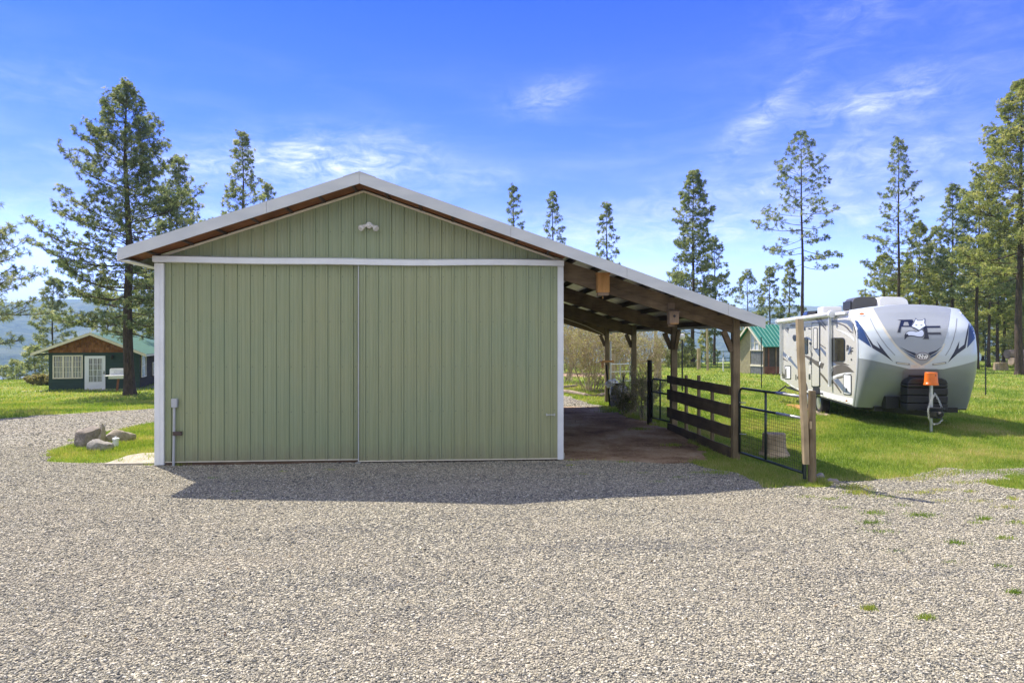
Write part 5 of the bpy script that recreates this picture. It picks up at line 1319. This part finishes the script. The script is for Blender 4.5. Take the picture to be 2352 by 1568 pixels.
pine('slender pine between the spire pine and the tall narrow one, deeper in the wood', 2086, 600, 72, 46, 790, dens=1.1, seed=37, tl=.33, tw=.025, mat='needle_y')
pine('deep wood pine behind the leaning dark one', 2216, 560, 72, 60, 800, dens=1.2, seed=38, tl=.33, tw=.025, mat='needle_y')

for px_, top_, z_, hw_, sd_, mt_, lab_ in ((2050, 640, 76, 54, 41, 'needle_y', 'low deep wood pine left of the spire tipped pine, over the trailer roof'), (2134, 610, 78, 52, 42, 'needle', 'deep wood pine between the two yellowish pines'), (2170, 590, 80, 56, 43, 'needle_y', 'deep wood pine just left of the tall narrow pine'),
        (2258, 575, 76, 60, 44, 'needle_y', 'yellowish deep wood pine in the gap between the leaning dark one and the slim one'), (2322, 600, 74, 64, 45, 'needle', 'deep wood pine left of the thick right edge stem'), (2352, 640, 70, 60, 46, 'needle_y', 'deep wood pine low behind the thick right edge stem')):
    pine(lab_, px_, top_, z_, hw_, 800, dens=1.2, seed=sd_, tl=.33, tw=.026, mat=mt_, shape=(.5, .05))

# ================================================================== BARE SHRUBS
def shrub(name, label, p, h, spread, n_stem, seed, leaf_mat='twig_leaf', leaf=.03, nleaf=3, twr=.011, cat='bush', levels=3, group=None, kids=4):
    q = random.Random(seed); g = np.random.default_rng(seed)
    t = thing(name, label, cat, (p.x, p.y, hgt(p.x, p.y)), 0, group)
    S0, S1, R0, R1, E = [], [], [], [], []
    def grow(o, d, L, r, lev):
        ns = 3 if lev == 0 else 2; pt = o; dd = d
        for j in range(ns):
            dd = dd + np.array([q.uniform(-.22, .22), q.uniform(-.22, .22), q.uniform(-.05, .18)]); dd /= np.linalg.norm(dd)
            nx = pt + dd * L / ns; S0.append(pt); S1.append(nx); rr = r * (1 - j / ns * .5); R0.append(rr); R1.append(r * (1 - (j + 1) / ns * .5))
            if lev < levels:
                for _ in range(kids if j else kids // 2):
                    v = dd * .7 + np.array([q.uniform(-1, 1), q.uniform(-1, 1), q.uniform(-.2, .8)]); v /= np.linalg.norm(v)
                    u = q.random(); grow(pt * (1 - u) + nx * u, v, L * q.uniform(.35, .6), rr * .5, lev + 1)
            if lev >= levels - 1: E.append((pt, nx))
            pt = nx
    for _ in range(n_stem):
        a = q.uniform(0, 6.28); rad = spread * .22 * q.random()
        d = np.array([math.cos(a) * q.uniform(.1, .55) * spread / h * 1.5, math.sin(a) * q.uniform(.1, .55) * spread / h * 1.5, 1.]); d /= np.linalg.norm(d)
        grow(np.array([math.cos(a) * rad, math.sin(a) * rad, -.05]), d, h * q.uniform(.6, .95), twr, 0)
    V, F = quads_from_segments(S0, S1, np.maximum(R0, .0035), np.maximum(R1, .003), 3); V0, F0 = V, F
    P = []
    for a, b in E:
        for _ in range(nleaf):
            u = q.random(); P.append(a * (1 - u) + b * u)
    P = np.array(P) + g.normal(size=(len(P), 3)) * .02
    A = g.normal(size=P.shape); A[:, 2] += .4; A /= np.linalg.norm(A, axis=1, keepdims=True)
    V, F = tufts(P, A, leaf, 2, leaf * .3, g, 1.4); 
    o = npmesh('foliage', np.concatenate([V, V0]), np.concatenate([F, F0 + len(V)]), [M[leaf_mat], M['twig']], t)
    o.data.polygons.foreach_set('material_index', np.concatenate([np.zeros(len(F), np.int32), np.ones(len(F0), np.int32)]))
    return t
shrub('bush', 'big budding grey twigged bush behind the rear of the lean-to', at(1358, 896, 30), 2.9, 2.5, 20, 1, leaf=.07, nleaf=1, kids=3, twr=.022)
shrub('bush', 'second bare twigged bush between the two rear lean-to posts', at(1482, 880, 34), 2.9, 2.2, 12, 2, leaf=.07, nleaf=1, kids=3, twr=.022)
shrub('bush', 'pale leafless bush filling the gap beside the barn wall, behind the big bush', at(1296, 878, 36), 3.2, 2.4, 12, 3, leaf=.075, nleaf=1, kids=3, twr=.024)
shrub('bush', 'yellowish bare bush deep behind the galvanised gate', at(1428, 872, 38), 3.2, 2.3, 11, 4, leaf=.075, nleaf=1, kids=3, twr=.024)
shrub('bush', 'leggy green shrub tangled in the wire by the black round post', Vector((5.22, 18.7, 0)), 1.15, .6, 9, 5, leaf_mat='green_leaf', leaf=.035, nleaf=1, kids=3, twr=.008)
shrub('bush', 'small tangled shrub against the wire fence by the third lean-to post', Vector((5.05, 20.0, 0)), .75, .7, 10, 6, leaf_mat='green_leaf', leaf=.035, nleaf=1, kids=3, twr=.008)
shrub('bush', 'tan brush heap at the left foot of the cabin wall', at(96, 886, 44.5), .7, 2.0, 22, 7, leaf=.08, nleaf=2, kids=3, twr=.02)
shrub('bush', 'pale low thicket at the wood edge behind the right log pile', at(2345, 832, 57), 2.6, 2.2, 12, 8, leaf_mat='needle_y', leaf=.11, nleaf=2, kids=3, twr=.03)
shrub('bush', 'pale thicket at the lawn end left of the corral gate', at(1552, 846, 56), 1.6, 2.2, 14, 9, leaf_mat='needle_y', leaf=.09, nleaf=2, kids=3, twr=.02)
# ================================================================== GROUND SHEETS
def pip(poly, X, Y):
    X = np.asarray(X); Y = np.asarray(Y); c = np.zeros(X.shape, bool); n = len(poly)
    for i in range(n):
        x0, y0 = poly[i]; x1, y1 = poly[(i + 1) % n]
        if y0 == y1: continue
        m = ((y0 > Y) != (y1 > Y)) & (X < (x1 - x0) * (Y - y0) / (y1 - y0) + x0); c ^= m
    return c
g2 = lambda px, py: (lambda v: (v.x, v.y))(G(px, py))
GRAVEL = [(-40, -25), (40, -25), (40, 9), (16, 11.2)] + [g2(*p) for p in ((2352, 1071), (2270, 1072), (2200, 1071), (2140, 1074), (2077, 1093), (1964, 1105), (1931, 1105), (1905, 1112), (1845, 1114), (1750, 1112), (1675, 1078), (1594, 1060), (1432, 1053))] + [(1.95, 12.72), (1.8, 13.2), (-5.2, 13.2)] + [g2(*p) for p in ((364, 1064), (250, 1066), (130, 1061), (108, 1046), (165, 1012), (240, 992), (300, 979), (362, 966), (430, 955))] + [(-6.5, 26), (-7, 30)] + [g2(*p) for p in ((420, 934), (362, 937), (250, 943), (120, 951), (0, 960), (-150, 974))] + [(-40, 14)]
PATH2 = [(1.9, 22.6), (4.9, 22.9), (4.6, 25), (4.0, 28.2), (2.6, 31), (-4, 33.5), (-7, 31), (-6, 25.5), (1.9, 25.2)]
SOIL = [(1.85, 12.75)] + [g2(*p) for p in ((1432, 1053), (1594, 1060), (1640, 1058))] + [(5.22, 13.6), (5.2, 17.5), (4.9, 20), (4.75, 22.9), (1.9, 22.6)]
def zones(X, Y):
    a = .42 * (vnoise(X * 1.1, Y * 1.1, 1) - .5) + .24 * (vnoise(X * 3.3, Y * 3.3, 2) - .5)
    b = .42 * (vnoise(X * 1.1 + 9, Y * 1.1, 4) - .5) + .24 * (vnoise(X * 3.3 + 7, Y * 3.3, 6) - .5)
    x, y = X + a, Y + b
    z = np.zeros(X.shape, int)
    z[pip(SOIL, x, y)] = 2
    z[pip(GRAVEL, x, y) | pip(PATH2, x, y)] = 1
    z[(Y > 41) & (Y < 45.5) & (X > -3 + a) & (X < 9.5)] = 3
    # thin grass tongues over the gravel on the right
    t = (X > 6.6) & (Y > 9.0) & (Y < 12.5) & (vnoise(X * 1.4, Y * 2.2, 9) > .66 - .09 * (Y - 10.2)) & (z == 1); z[t] = 0
    return z
NAMES = {0: ('lawn', 'lawn'), 1: ('gravel_drive', 'gravel'), 2: ('dirt_path', 'soil'), 3: ('dirt_road', 'soil')}
allV = {k: [] for k in NAMES}; allF = {k: [] for k in NAMES}; cnt = {k: 0 for k in NAMES}
def sheet(xs, ys, skip=None):
    XX, YY = np.meshgrid(xs, ys); Z = height(XX, YY)
    V = np.stack([XX, YY, Z], -1).reshape(-1, 3); nx = len(xs)
    i = np.arange(len(ys) - 1)[:, None] * nx + np.arange(nx - 1)[None, :]
    F = np.stack([i, i + 1, i + 1 + nx, i + nx], -1).reshape(-1, 4)
    cx = V[F].mean(1); zn = zones(cx[:, 0], cx[:, 1])
    keep = np.ones(len(F), bool)
    if skip: keep &= ~((cx[:, 0] > skip[0]) & (cx[:, 0] < skip[1]) & (cx[:, 1] > skip[2]) & (cx[:, 1] < skip[3]))
    for k in NAMES:
        f = F[keep & (zn == k)]
        if not len(f): continue
        u, inv = np.unique(f.ravel(), return_inverse=True)
        allV[k].append(V[u]); allF[k].append(inv.reshape(-1, 4) + cnt[k]); cnt[k] += len(u)
sheet(np.arange(-16, 16.01, .1), np.arange(1, 28.01, .1))
sheet(np.arange(-60, 80.01, .5), np.arange(-30, 90.01, .5), (-16, 16, 1, 28))
for k, (nm, mt) in NAMES.items():
    tag(npmesh(nm, np.concatenate(allV[k]), np.concatenate(allF[k]), M[mt], smooth=True), kind='structure')
# far land: falls into the valley, then forested hills
rs = np.concatenate([np.linspace(40, 130, 12), np.geomspace(150, 5200, 60)]); az = np.linspace(0, 2 * math.pi, 241)
RR, AA = np.meshgrid(rs, az, indexing='ij'); X = RR * np.sin(AA); Y = RR * np.cos(AA)
base = height(np.clip(X, -60, 80), np.clip(Y, -30, 90))
far = -5 - 62 * sm((RR - 90) / 700)
deg = np.degrees((AA + math.pi) % (2 * math.pi) - math.pi) - 4.6
ridge = 168 + 40 * np.exp(-((deg + 22) / 14) ** 2) - 55 * np.exp(-((deg - 8) / 9) ** 2) + 14 * np.sin(deg * .21) + 9 * np.sin(deg * .63 + 1)
hills = (ridge + 67) * sm((RR - 1250) / 2500) + (vnoise(X / 420, Y / 420, 11) - .5) * 60 * sm((RR - 1200) / 900) + (vnoise(X / 130, Y / 130, 12) - .5) * 24 * sm((RR - 600) / 900)
Z = far + hills
Z = Z - np.where((X > -61) & (X < 81) & (Y > -31) & (Y < 91), 14.0, 0)
Z = np.where(RR < 140, np.minimum(Z, base - .6), Z)
V = np.stack([X, Y, Z], -1).reshape(-1, 3); nx = len(az)
i = np.arange(len(rs) - 1)[:, None] * nx + np.arange(nx - 1)[None, :]
F = np.stack([i, i + nx, i + nx + 1, i + 1], -1).reshape(-1, 4)
tag(npmesh('hills', V, F, M['hill'], smooth=True), kind='structure')
# pale water down in the valley
s = MB(); P = [at(-160, 877, 1130), at(-20, 872, 1180), at(60, 871, 1220), at(90, 874, 1150), at(20, 879, 1090), at(-160, 884, 1050)]
M['water'] = simple('valley_water', (.35, .40, .45), .15)
s.add([(v.x, v.y, -62 + 0 * v.z) for v in P], [tuple(range(len(P)))]); o = s.build('lake', M['water']); tag(o, kind='structure')

# ================================================================== FAR FOREST (one mass)
g = np.random.default_rng(77)
def conifers(px0, px1, z0, z1, n, hmin, hmax, gz):
    vs = []; fs = []; cnt_ = 0
    px = g.uniform(px0, px1, n); zz = g.uniform(z0, z1, n)
    for a, b in zip(px, zz):
        p = at(a, 800, b); hh_ = g.uniform(hmin, hmax); r = hh_ * g.uniform(.11, .17); zb = gz(p.x, p.y, b)
        for lv in range(5):
            zlo = zb + hh_ * (.12 + .17 * lv); zhi = zlo + hh_ * .26; rl = r * (1 - lv / 5.2)
            m = 7; ph = g.uniform(0, 6)
            ring = [(p.x + rl * g.uniform(.65, 1.15) * math.cos(ph + 6.283 * k / m), p.y + rl * g.uniform(.65, 1.15) * math.sin(ph + 6.283 * k / m), zlo + g.uniform(-.06, .03) * hh_) for k in range(m)]
            vs += ring + [(p.x, p.y, zhi)]
            fs += [(cnt_ + k, cnt_ + (k + 1) % m, cnt_ + m) for k in range(m)]; cnt_ += m + 1
    return vs, fs
land = lambda x, y, r: float(-5 - 62 * sm((r - 90) / 700))
v1, f1 = conifers(1240, 1720, 300, 640, 420, 9, 19, land)
v2, f2 = conifers(-120, 480, 480, 1100, 460, 8, 17, land)
v3, f3 = conifers(2180, 2500, 240, 520, 220, 9, 17, land)
n1, n2 = len(v1), len(v1) + len(v2)
V = np.array(v1 + v2 + v3); F = np.array(f1 + [tuple(i + n1 for i in f) for f in f2] + [tuple(i + n2 for i in f) for f in f3])
tag(npmesh('far_forest', V, F, M['far_tree']), 'far conifer wood on the slope below the yard', 'forest', kind='stuff')

# ================================================================== LOOSE GRAVEL
def scatter(z0, z1, n, zone, lat=.80, power=1.0, extra=1.2):
    """points in the wedge of ground in front of the camera, inside one ground zone"""
    u = g.random(n * 2); z = (z0 ** power + (z1 ** power - z0 ** power) * u) ** (1 / power)
    x = g.uniform(-1, 1, n * 2) * (z * lat + extra)
    X = RT.x * x + FW.x * z; Y = RT.y * x + FW.y * z
    m = zones(X, Y) == zone
    m &= ~((X > XL - .02) & (X < XR + .02) & (Y > D - .04) & (Y < Y1 - .5))
    X, Y = X[m][:n], Y[m][:n]
    return np.stack([X, Y, height(X, Y)], -1)
def stones(P, r0, r1):
    m = len(P); r = g.uniform(r0, r1, m) * np.where(g.random(m) < .12, 1.4, 1)
    base = np.array([[1, 0, 0], [0, 1, 0], [-1, 0, 0], [0, -1, 0], [0, 0, 1], [0, 0, -.8]], float)
    v = base[None] * (1 + g.uniform(-.28, .28, (m, 6, 3))) + g.uniform(-.22, .22, (m, 6, 3))
    v *= np.stack([g.uniform(.9, 1.6, m), g.uniform(.65, 1.0, m), g.uniform(.35, .65, m)], -1)[:, None, :]
    a = g.uniform(0, 6.28, m); ca, sa = np.cos(a)[:, None], np.sin(a)[:, None]
    t = g.uniform(-.5, .5, m); ct, st_ = np.cos(t)[:, None], np.sin(t)[:, None]
    x, y, z = v[..., 0], v[..., 1], v[..., 2]
    y, z = y * ct - z * st_, y * st_ + z * ct
    x, y = x * ca - y * sa, x * sa + y * ca
    V = np.stack([x, y, z], -1) * r[:, None, None] + P[:, None, :] + np.array([0, 0, 1.])[None, None] * (r * .22)[:, None, None]
    f = np.array([[0, 1, 4], [1, 2, 4], [2, 3, 4], [3, 0, 4], [1, 0, 5], [2, 1, 5], [3, 2, 5], [0, 3, 5]])
    F = (np.arange(m) * 6)[:, None, None] + f[None]
    return V.reshape(-1, 3), F.reshape(-1, 3)
PS = [(scatter(3.6, 6.2, 115000, 1), .0045, .0115), (scatter(6.2, 9.5, 125000, 1), .0055, .0125), (scatter(9.5, 14.5, 90000, 1), .007, .0145), (scatter(14.5, 30, 45000, 1), .012, .022)]
Vs, Fs, k = [], [], 0
for P, a, b in PS:
    V, F = stones(P, a, b); Vs.append(V); Fs.append(F + k); k += len(V)
tag(npmesh('gravel', np.concatenate(Vs), np.concatenate(Fs), M['stone']), 'loose crushed gravel covering the drive', 'gravel', kind='stuff')

cl = scatter(11, 26, 16000, 2); V, F = stones(cl, .006, .022)
tag(npmesh('dirt', V, F, M['soil']), 'loose clods and crumbs of dirt under the lean-to', 'dirt', kind='stuff')
# ================================================================== GRASS
def blades(P, h0, h1, w, lean=.5):
    m = len(P); hh_ = g.uniform(h0, h1, m); a = g.uniform(0, 6.28, m); l = g.uniform(0, lean, m) * hh_; b = g.uniform(0, 6.28, m)
    o = np.stack([np.cos(a), np.sin(a), np.zeros(m)], -1); d = np.stack([np.cos(b), np.sin(b), np.zeros(m)], -1)
    ww = (w * g.uniform(.6, 1.3, m))[:, None]
    Z = np.array([0, 0, 1.])[None]
    p0 = P - o * ww - Z * .01; p1 = P + o * ww - Z * .01; p2 = P + d * l[:, None] + Z * hh_[:, None]
    V = np.stack([p0, p1, p2], 1).reshape(-1, 3); F = np.arange(3 * m).reshape(-1, 3)
    return V, F
def clumped(P, k, r):
    q = np.repeat(P, k, 0); q[:, :2] += g.normal(size=(len(q), 2)) * r; q[:, 2] = height(q[:, 0], q[:, 1]); return q
VG, FG, kk = [], [], 0
def addg(V, F):
    global kk
    VG.append(V); FG.append(F + kk); kk += len(V)
addg(*blades(scatter(9.5, 14, 130000, 0), .025, .065, .0055, .9))
addg(*blades(scatter(14, 20, 150000, 0), .03, .075, .008, .9))
addg(*blades(scatter(20, 32, 120000, 0), .035, .09, .013, .9))
addg(*blades(scatter(32, 64, 110000, 0), .05, .13, .026, .9))
# rank tufts: in the lawn, along edges and on the gravel
addg(*blades(clumped(scatter(10, 20, 700, 0), 26, .05), .05, .13, .006, .8))
addg(*blades(clumped(scatter(18, 34, 900, 0), 20, .08), .07, .17, .012, .8))
def tufts_at(lst):
    out = []
    for px, py, w_, n_, h_ in lst:
        p = G(px, py); m = n_
        q = np.array([[p.x, p.y, p.z]]).repeat(m, 0); q[:, 0] += g.normal(size=m) * w_; q[:, 1] += g.normal(size=m) * w_ * .55; q[:, 2] = height(q[:, 0], q[:, 1])
        addg(*blades(q, h_ * .4, h_, .0055, .9))
tufts_at([(1995, 1398, .035, 160, .05), (2128, 1418, .04, 130, .05), (2330, 1360, .04, 120, .045), (2010, 1178, .09, 150, .05), (2000, 1200, .1, 160, .05), (2115, 1183, .11, 200, .055), (2028, 1140, .12, 120, .05), (2120, 1131, .11, 150, .05), (2160, 1125, .08, 90, .05), (2262, 1192, .06, 110, .06), (2310, 1236, .06, 90, .05), (2195, 1246, .06, 110, .05), (2225, 1128, .06, 80, .05), (1975, 1132, .12, 260, .09), (1960, 1120, .14, 260, .09), (1860, 1117, .05, 90, .07), (1882, 1108, .05, 140, .15), (1893, 1112, .05, 120, .12), (1905, 1145, .08, 80, .05), (1850, 1140, .08, 80, .04), (2330, 1115, .15, 240, .06), (2280, 1105, .15, 240, .06), (2240, 1200, .05, 60, .04), (2075, 1130, .08, 60, .04), (2090, 1100, .2, 260, .06), (2140, 1092, .2, 240, .06), (2180, 1085, .2, 260, .07), (2250, 1082, .25, 300, .07), (2320, 1085, .25, 300, .07), (2210, 1108, .12, 120, .05), (2165, 1150, .1, 70, .04), (2250, 1150, .1, 80, .04), (2310, 1165, .1, 80, .05), (2340, 1200, .08, 80, .05), (2070, 1160, .08, 60, .04), (1935, 1165, .08, 60, .04), (2020, 1220, .1, 90, .045), (2180, 1290, .05, 40, .03), (2060, 1265, .06, 40, .03), (2300, 1300, .05, 50, .04), (1480, 1085, .08, 60, .03), (1560, 1095, .08, 70, .035), (1510, 1105, .07, 60, .03), (1600, 1085, .1, 100, .035), (1430, 1060, .08, 80, .04), (1650, 1085, .15, 260, .06), (1690, 1068, .16, 320, .08), (1730, 1090, .14, 300, .07), (1310, 1068, .05, 60, .04), (1340, 1088, .05, 40, .03), (760, 1078, .06, 50, .03), (545, 1128, .06, 60, .03), (487, 1097, .05, 50, .03), (650, 1082, .05, 40, .03), (432, 1066, .06, 120, .09), (410, 1068, .04, 60, .08), (360, 1062, .07, 140, .07), (190, 1035, .10, 300, .12), (172, 1028, .08, 200, .12), (120, 1046, .07, 160, .10), (150, 1040, .12, 240, .10), (215, 1040, .12, 300, .12), (250, 1036, .10, 240, .13), (290, 1028, .10, 220, .10), (300, 1018, .1, 200, .1), (1620, 1060, .2, 240, .06), (1545, 1022, .12, 180, .08), (1470, 985, .15, 160, .08), (1500, 975, .1, 120, .1), (1405, 945, .2, 260, .12), (1430, 940, .2, 260, .15), (1385, 928, .2, 300, .12)])
tag(npmesh('grass', np.concatenate(VG), np.concatenate(FG), M['grass']), 'short bright lawn grass with rank tufts', 'grass', kind='stuff')
# dead leaves and straw on bare soil and under bushes
q = np.concatenate([scatter(12.5, 34, 7000, 2), scatter(9, 20, 2600, 0), scatter(5, 14, 420, 1)])
V, F = blades(q, .008, .022, .022, 3.5)
p = at(1358, 896, 30); c = np.array([[p.x, p.y, 0]]).repeat(5000, 0); c[:, :2] += g.normal(size=(5000, 2)) * np.array([1.1, 1.0]); c[:, 2] = height(c[:, 0], c[:, 1])
V2, F2 = blades(c, .01, .05, .035, 2.5)
tag(npmesh('leaf_litter', np.concatenate([V, V2]), np.concatenate([F, F2 + len(V)]), M['litter']), 'scattered dead leaves and straw', 'leaf litter', kind='stuff')
# ================================================================== AIR, SKY, SUN, CAMERA
HAZE = 2.4e-4
TINT = [(.0, (.54, .58, 1.2)), (.10, (.50, .545, 1.3)), (.18, (.155, .215, .66)), (.28, (.06, .152, .60)), (.45, (.0, .095, .55))]; CLOUD = 5.2; FILL_VEIL = 3.8
s = MB(); s.box(-5400, 5400, -5400, 5400, -110, 300)
t = NT('haze_air'); t.t.nodes.remove(t.b)
v = t.n('ShaderNodeVolumePrincipled'); v.inputs['Color'].default_value = (.52, .74, 1, 1); v.inputs['Density'].default_value = HAZE; v.inputs['Anisotropy'].default_value = .0
t.l(v.outputs[0], t.o.inputs['Volume'])
if HAZE > 0: tag(s.build('haze', t.m), kind='stuff')

SUN_DIR = Vector((-.917, 1.077, 0)).normalized() * math.cos(R(54.5)) + Vector((0, 0, math.sin(R(54.5))))
sun = bpy.data.lights.new('sun', 'SUN'); sun.energy = 4.2; sun.angle = R(.53); sun.color = (1, .925, .80)
so = bpy.data.objects.new('sun', sun); COL.objects.link(so); so.rotation_euler = (-SUN_DIR).to_track_quat('-Z', 'Y').to_euler()
w = bpy.data.worlds.new('World'); scene.world = w; w.use_nodes = True; nt = w.node_tree; nt.nodes.clear()
N = nt.nodes.new; L_ = nt.links.new
out = N('ShaderNodeOutputWorld'); bg = N('ShaderNodeBackground'); bg.inputs['Strength'].default_value = .13
sky = N('ShaderNodeTexSky'); sky.sky_type = 'NISHITA'; sky.sun_disc = False; sky.sun_elevation = R(54.5)
sky.sun_rotation = math.atan2(SUN_DIR.x, SUN_DIR.y); sky.altitude = 700; sky.air_density = 1.0; sky.dust_density = .6; sky.ozone_density = 2.0
def wn(op, a, b=None, c=None):
    x = N('ShaderNodeMath'); x.operation = op
    for i, v_ in enumerate((a, b, c)):
        if v_ is None: continue
        if hasattr(v_, 'is_linked'): L_(v_, x.inputs[i])
        else: x.inputs[i].default_value = v_
    return x.outputs[0]
tc = N('ShaderNodeTexCoord'); sep = N('ShaderNodeSeparateXYZ'); L_(tc.outputs['Generated'], sep.inputs[0])
zc = wn('ADD', wn('MAXIMUM', sep.outputs[2], 0.0), .22)
cmb = N('ShaderNodeCombineXYZ'); L_(wn('DIVIDE', sep.outputs[0], zc), cmb.inputs[0]); L_(wn('DIVIDE', sep.outputs[1], zc), cmb.inputs[1])
def wnoise(scale, rot, sc, detail, rough, dist, loc=(0, 0, 0)):
    mp = N('ShaderNodeMapping'); mp.inputs['Rotation'].default_value = (0, 0, rot); mp.inputs['Scale'].default_value = sc; mp.inputs['Location'].default_value = loc
    L_(cmb.outputs[0], mp.inputs[0]); x = N('ShaderNodeTexNoise'); x.inputs['Scale'].default_value = scale; x.inputs['Detail'].default_value = detail; x.inputs['Roughness'].default_value = rough; x.inputs['Distortion'].default_value = dist
    L_(mp.outputs[0], x.inputs['Vector']); return x.outputs['Fac']
def wramp(f, stops):
    x = N('ShaderNodeValToRGB'); cr = x.color_ramp
    while len(cr.elements) < len(stops): cr.elements.new(.5)
    for e, (p_, c_) in zip(cr.elements, stops): e.position = p_; e.color = (c_, c_, c_, 1)
    L_(f, x.inputs[0]); return x.outputs[0]
# feathery cirrus: a few loose patches at their own bearings and elevations, torn into streaks by stretched noise
bear = wn('ARCTAN2', sep.outputs[0], sep.outputs[1])
horiz = wn('SQRT', wn('ADD', wn('MULTIPLY', sep.outputs[0], sep.outputs[0]), wn('MULTIPLY', sep.outputs[1], sep.outputs[1])))
elev = wn('ARCTAN2', sep.outputs[2], wn('MAXIMUM', horiz, .001))
ae = N('ShaderNodeCombineXYZ'); L_(bear, ae.inputs[0]); L_(elev, ae.inputs[1])
def anoise(rot, sc, detail, rough, dist, loc=(0, 0, 0)):
    mp = N('ShaderNodeMapping'); mp.inputs['Rotation'].default_value = (0, 0, rot); mp.inputs['Scale'].default_value = sc; mp.inputs['Location'].default_value = loc
    L_(ae.outputs[0], mp.inputs[0]); x = N('ShaderNodeTexNoise'); x.inputs['Scale'].default_value = 1; x.inputs['Detail'].default_value = detail; x.inputs['Roughness'].default_value = rough; x.inputs['Distortion'].default_value = dist
    L_(mp.outputs[0], x.inputs['Vector']); return x.outputs['Fac']
def patch_at(b0, e0, sb, se, tilt, amp):
    """soft oval patch (degrees); tilt leans its long axis"""
    db = wn('SUBTRACT', bear, R(b0)); de = wn('SUBTRACT', wn('SUBTRACT', elev, R(e0)), wn('MULTIPLY', db, tilt))
    q = wn('ADD', wn('POWER', wn('ABSOLUTE', wn('DIVIDE', db, R(sb))), 2.0), wn('POWER', wn('ABSOLUTE', wn('DIVIDE', de, R(se))), 2.0))
    return wn('MULTIPLY', wn('EXPONENT', wn('MULTIPLY', q, -1.0)), amp)
tot = None
for p_ in ((-8.6, 14.0, 6.0, 2.2, .05, .95), (-14.5, 13.8, 4.5, 1.6, 0, .8), (-24, 12.8, 6, 1.3, .05, .6), (7.6, 19.6, 3.4, 1.3, .2, .42), (2.0, 13.2, 4.6, 1.0, .1, .34),
           (24.0, 16.2, 2.6, 1.4, .5, .62), (26.6, 18.6, 1.7, .9, .7, .4), (32.6, 17.2, 4.4, 1.2, .12, .72), (29.5, 14.0, 5.5, .8, .25, .42), (18.5, 11.2, 7, 1.1, .1, .3), (34, 13.2, 6, 1.0, .15, .36),
           (33, 24, 8, 3.0, .3, .16), (-30, 17, 6, 2.0, .1, .14), (25, 9.0, 12, 1.3, .03, .26), (-20, 9.5, 14, 1.4, .03, .22), (4, 8.5, 12, 1.5, .02, .22), (29, 10.5, 12, 3.2, .1, .42), (8, 8, 14, 2.6, 0, .3), (-28, 8, 10, 2.8, 0, .32), (80, 25, 30, 9, .1, .5), (-80, 25, 30, 9, .1, .5)):
    q_ = patch_at(*p_); tot = q_ if tot is None else wn('ADD', tot, q_)
streak = wramp(anoise(R(24), (14, 70, 1), 12, .68, 1.4), [(.34, .0), (.70, 1.0)])
fluff = wramp(anoise(R(-12), (20, 44, 1), 12, .70, .9, (4, 2, 0)), [(.36, .08), (.68, 1.0)])
thin = wramp(anoise(R(4), (4, 26, 1), 7, .6, .5, (7, 3, 0)), [(.45, 0), (.80, .30)])
low = wramp(sep.outputs[2], [(.0, 1.0), (.40, .0)])
mask = wn('MINIMUM', wn('ADD', wn('MULTIPLY', wn('MULTIPLY', wn('ADD', wn('MULTIPLY', streak, .7), .3), fluff), tot), wn('MULTIPLY', thin, low)), .95)
hs = N('ShaderNodeHueSaturation'); hs.inputs['Saturation'].default_value = 1.0; hs.inputs['Value'].default_value = 1.5; L_(sky.outputs[0], hs.inputs['Color'])
mx = N('ShaderNodeMixRGB'); L_(mask, mx.inputs[0]); mx.inputs[2].default_value = (CLOUD, CLOUD * 1.02, CLOUD * 1.06, 1)
tr_ = N('ShaderNodeValToRGB'); cr_ = tr_.color_ramp
for _ in range(3): cr_.elements.new(.5)
for e_, (p_, c_) in zip(cr_.elements, TINT): e_.position = p_; e_.color = (*c_, 1)
L_(sep.outputs[2], tr_.inputs[0])
tint = N('ShaderNodeMixRGB'); tint.blend_type = 'MULTIPLY'; tint.inputs[0].default_value = 1; L_(hs.outputs[0], tint.inputs[1]); L_(tr_.outputs[0], tint.inputs[2])
L_(tint.outputs[0], mx.inputs[1])
# unseen bright veil added behind and above the camera as fill for shaded fronts
dp = N('ShaderNodeVectorMath'); dp.operation = 'DOT_PRODUCT'; L_(tc.outputs['Generated'], dp.inputs[0]); dp.inputs[1].default_value = (-FW.x, -FW.y, .25)
back = wramp(dp.outputs['Value'], [(.05, 0), (.55, .85)])
mx2 = N('ShaderNodeMixRGB'); L_(back, mx2.inputs[0]); L_(mx.outputs[0], mx2.inputs[1]); mx2.inputs[2].default_value = (FILL_VEIL, FILL_VEIL * 1.0, FILL_VEIL * 1.02, 1)
L_(mx2.outputs[0], bg.inputs[0]); L_(bg.outputs[0], out.inputs[0])
cam = bpy.data.cameras.new('camera'); co = bpy.data.objects.new('camera', cam); COL.objects.link(co); scene.camera = co
cam.sensor_width = 36; cam.lens = 24; cam.shift_y = -.00136; cam.clip_start = .1; cam.clip_end = 20000
co.location = CAM; co.rotation_euler = (R(90), 0, -YAW)
vs_ = scene.view_settings; vs_.view_transform = 'Standard'; vs_.look = 'None'; vs_.exposure = 1.2; vs_.gamma = 1
scene.cycles.max_bounces = 6; scene.cycles.volume_bounces = 1; scene.cycles.transparent_max_bounces = 6
scene.cycles.use_denoising = True
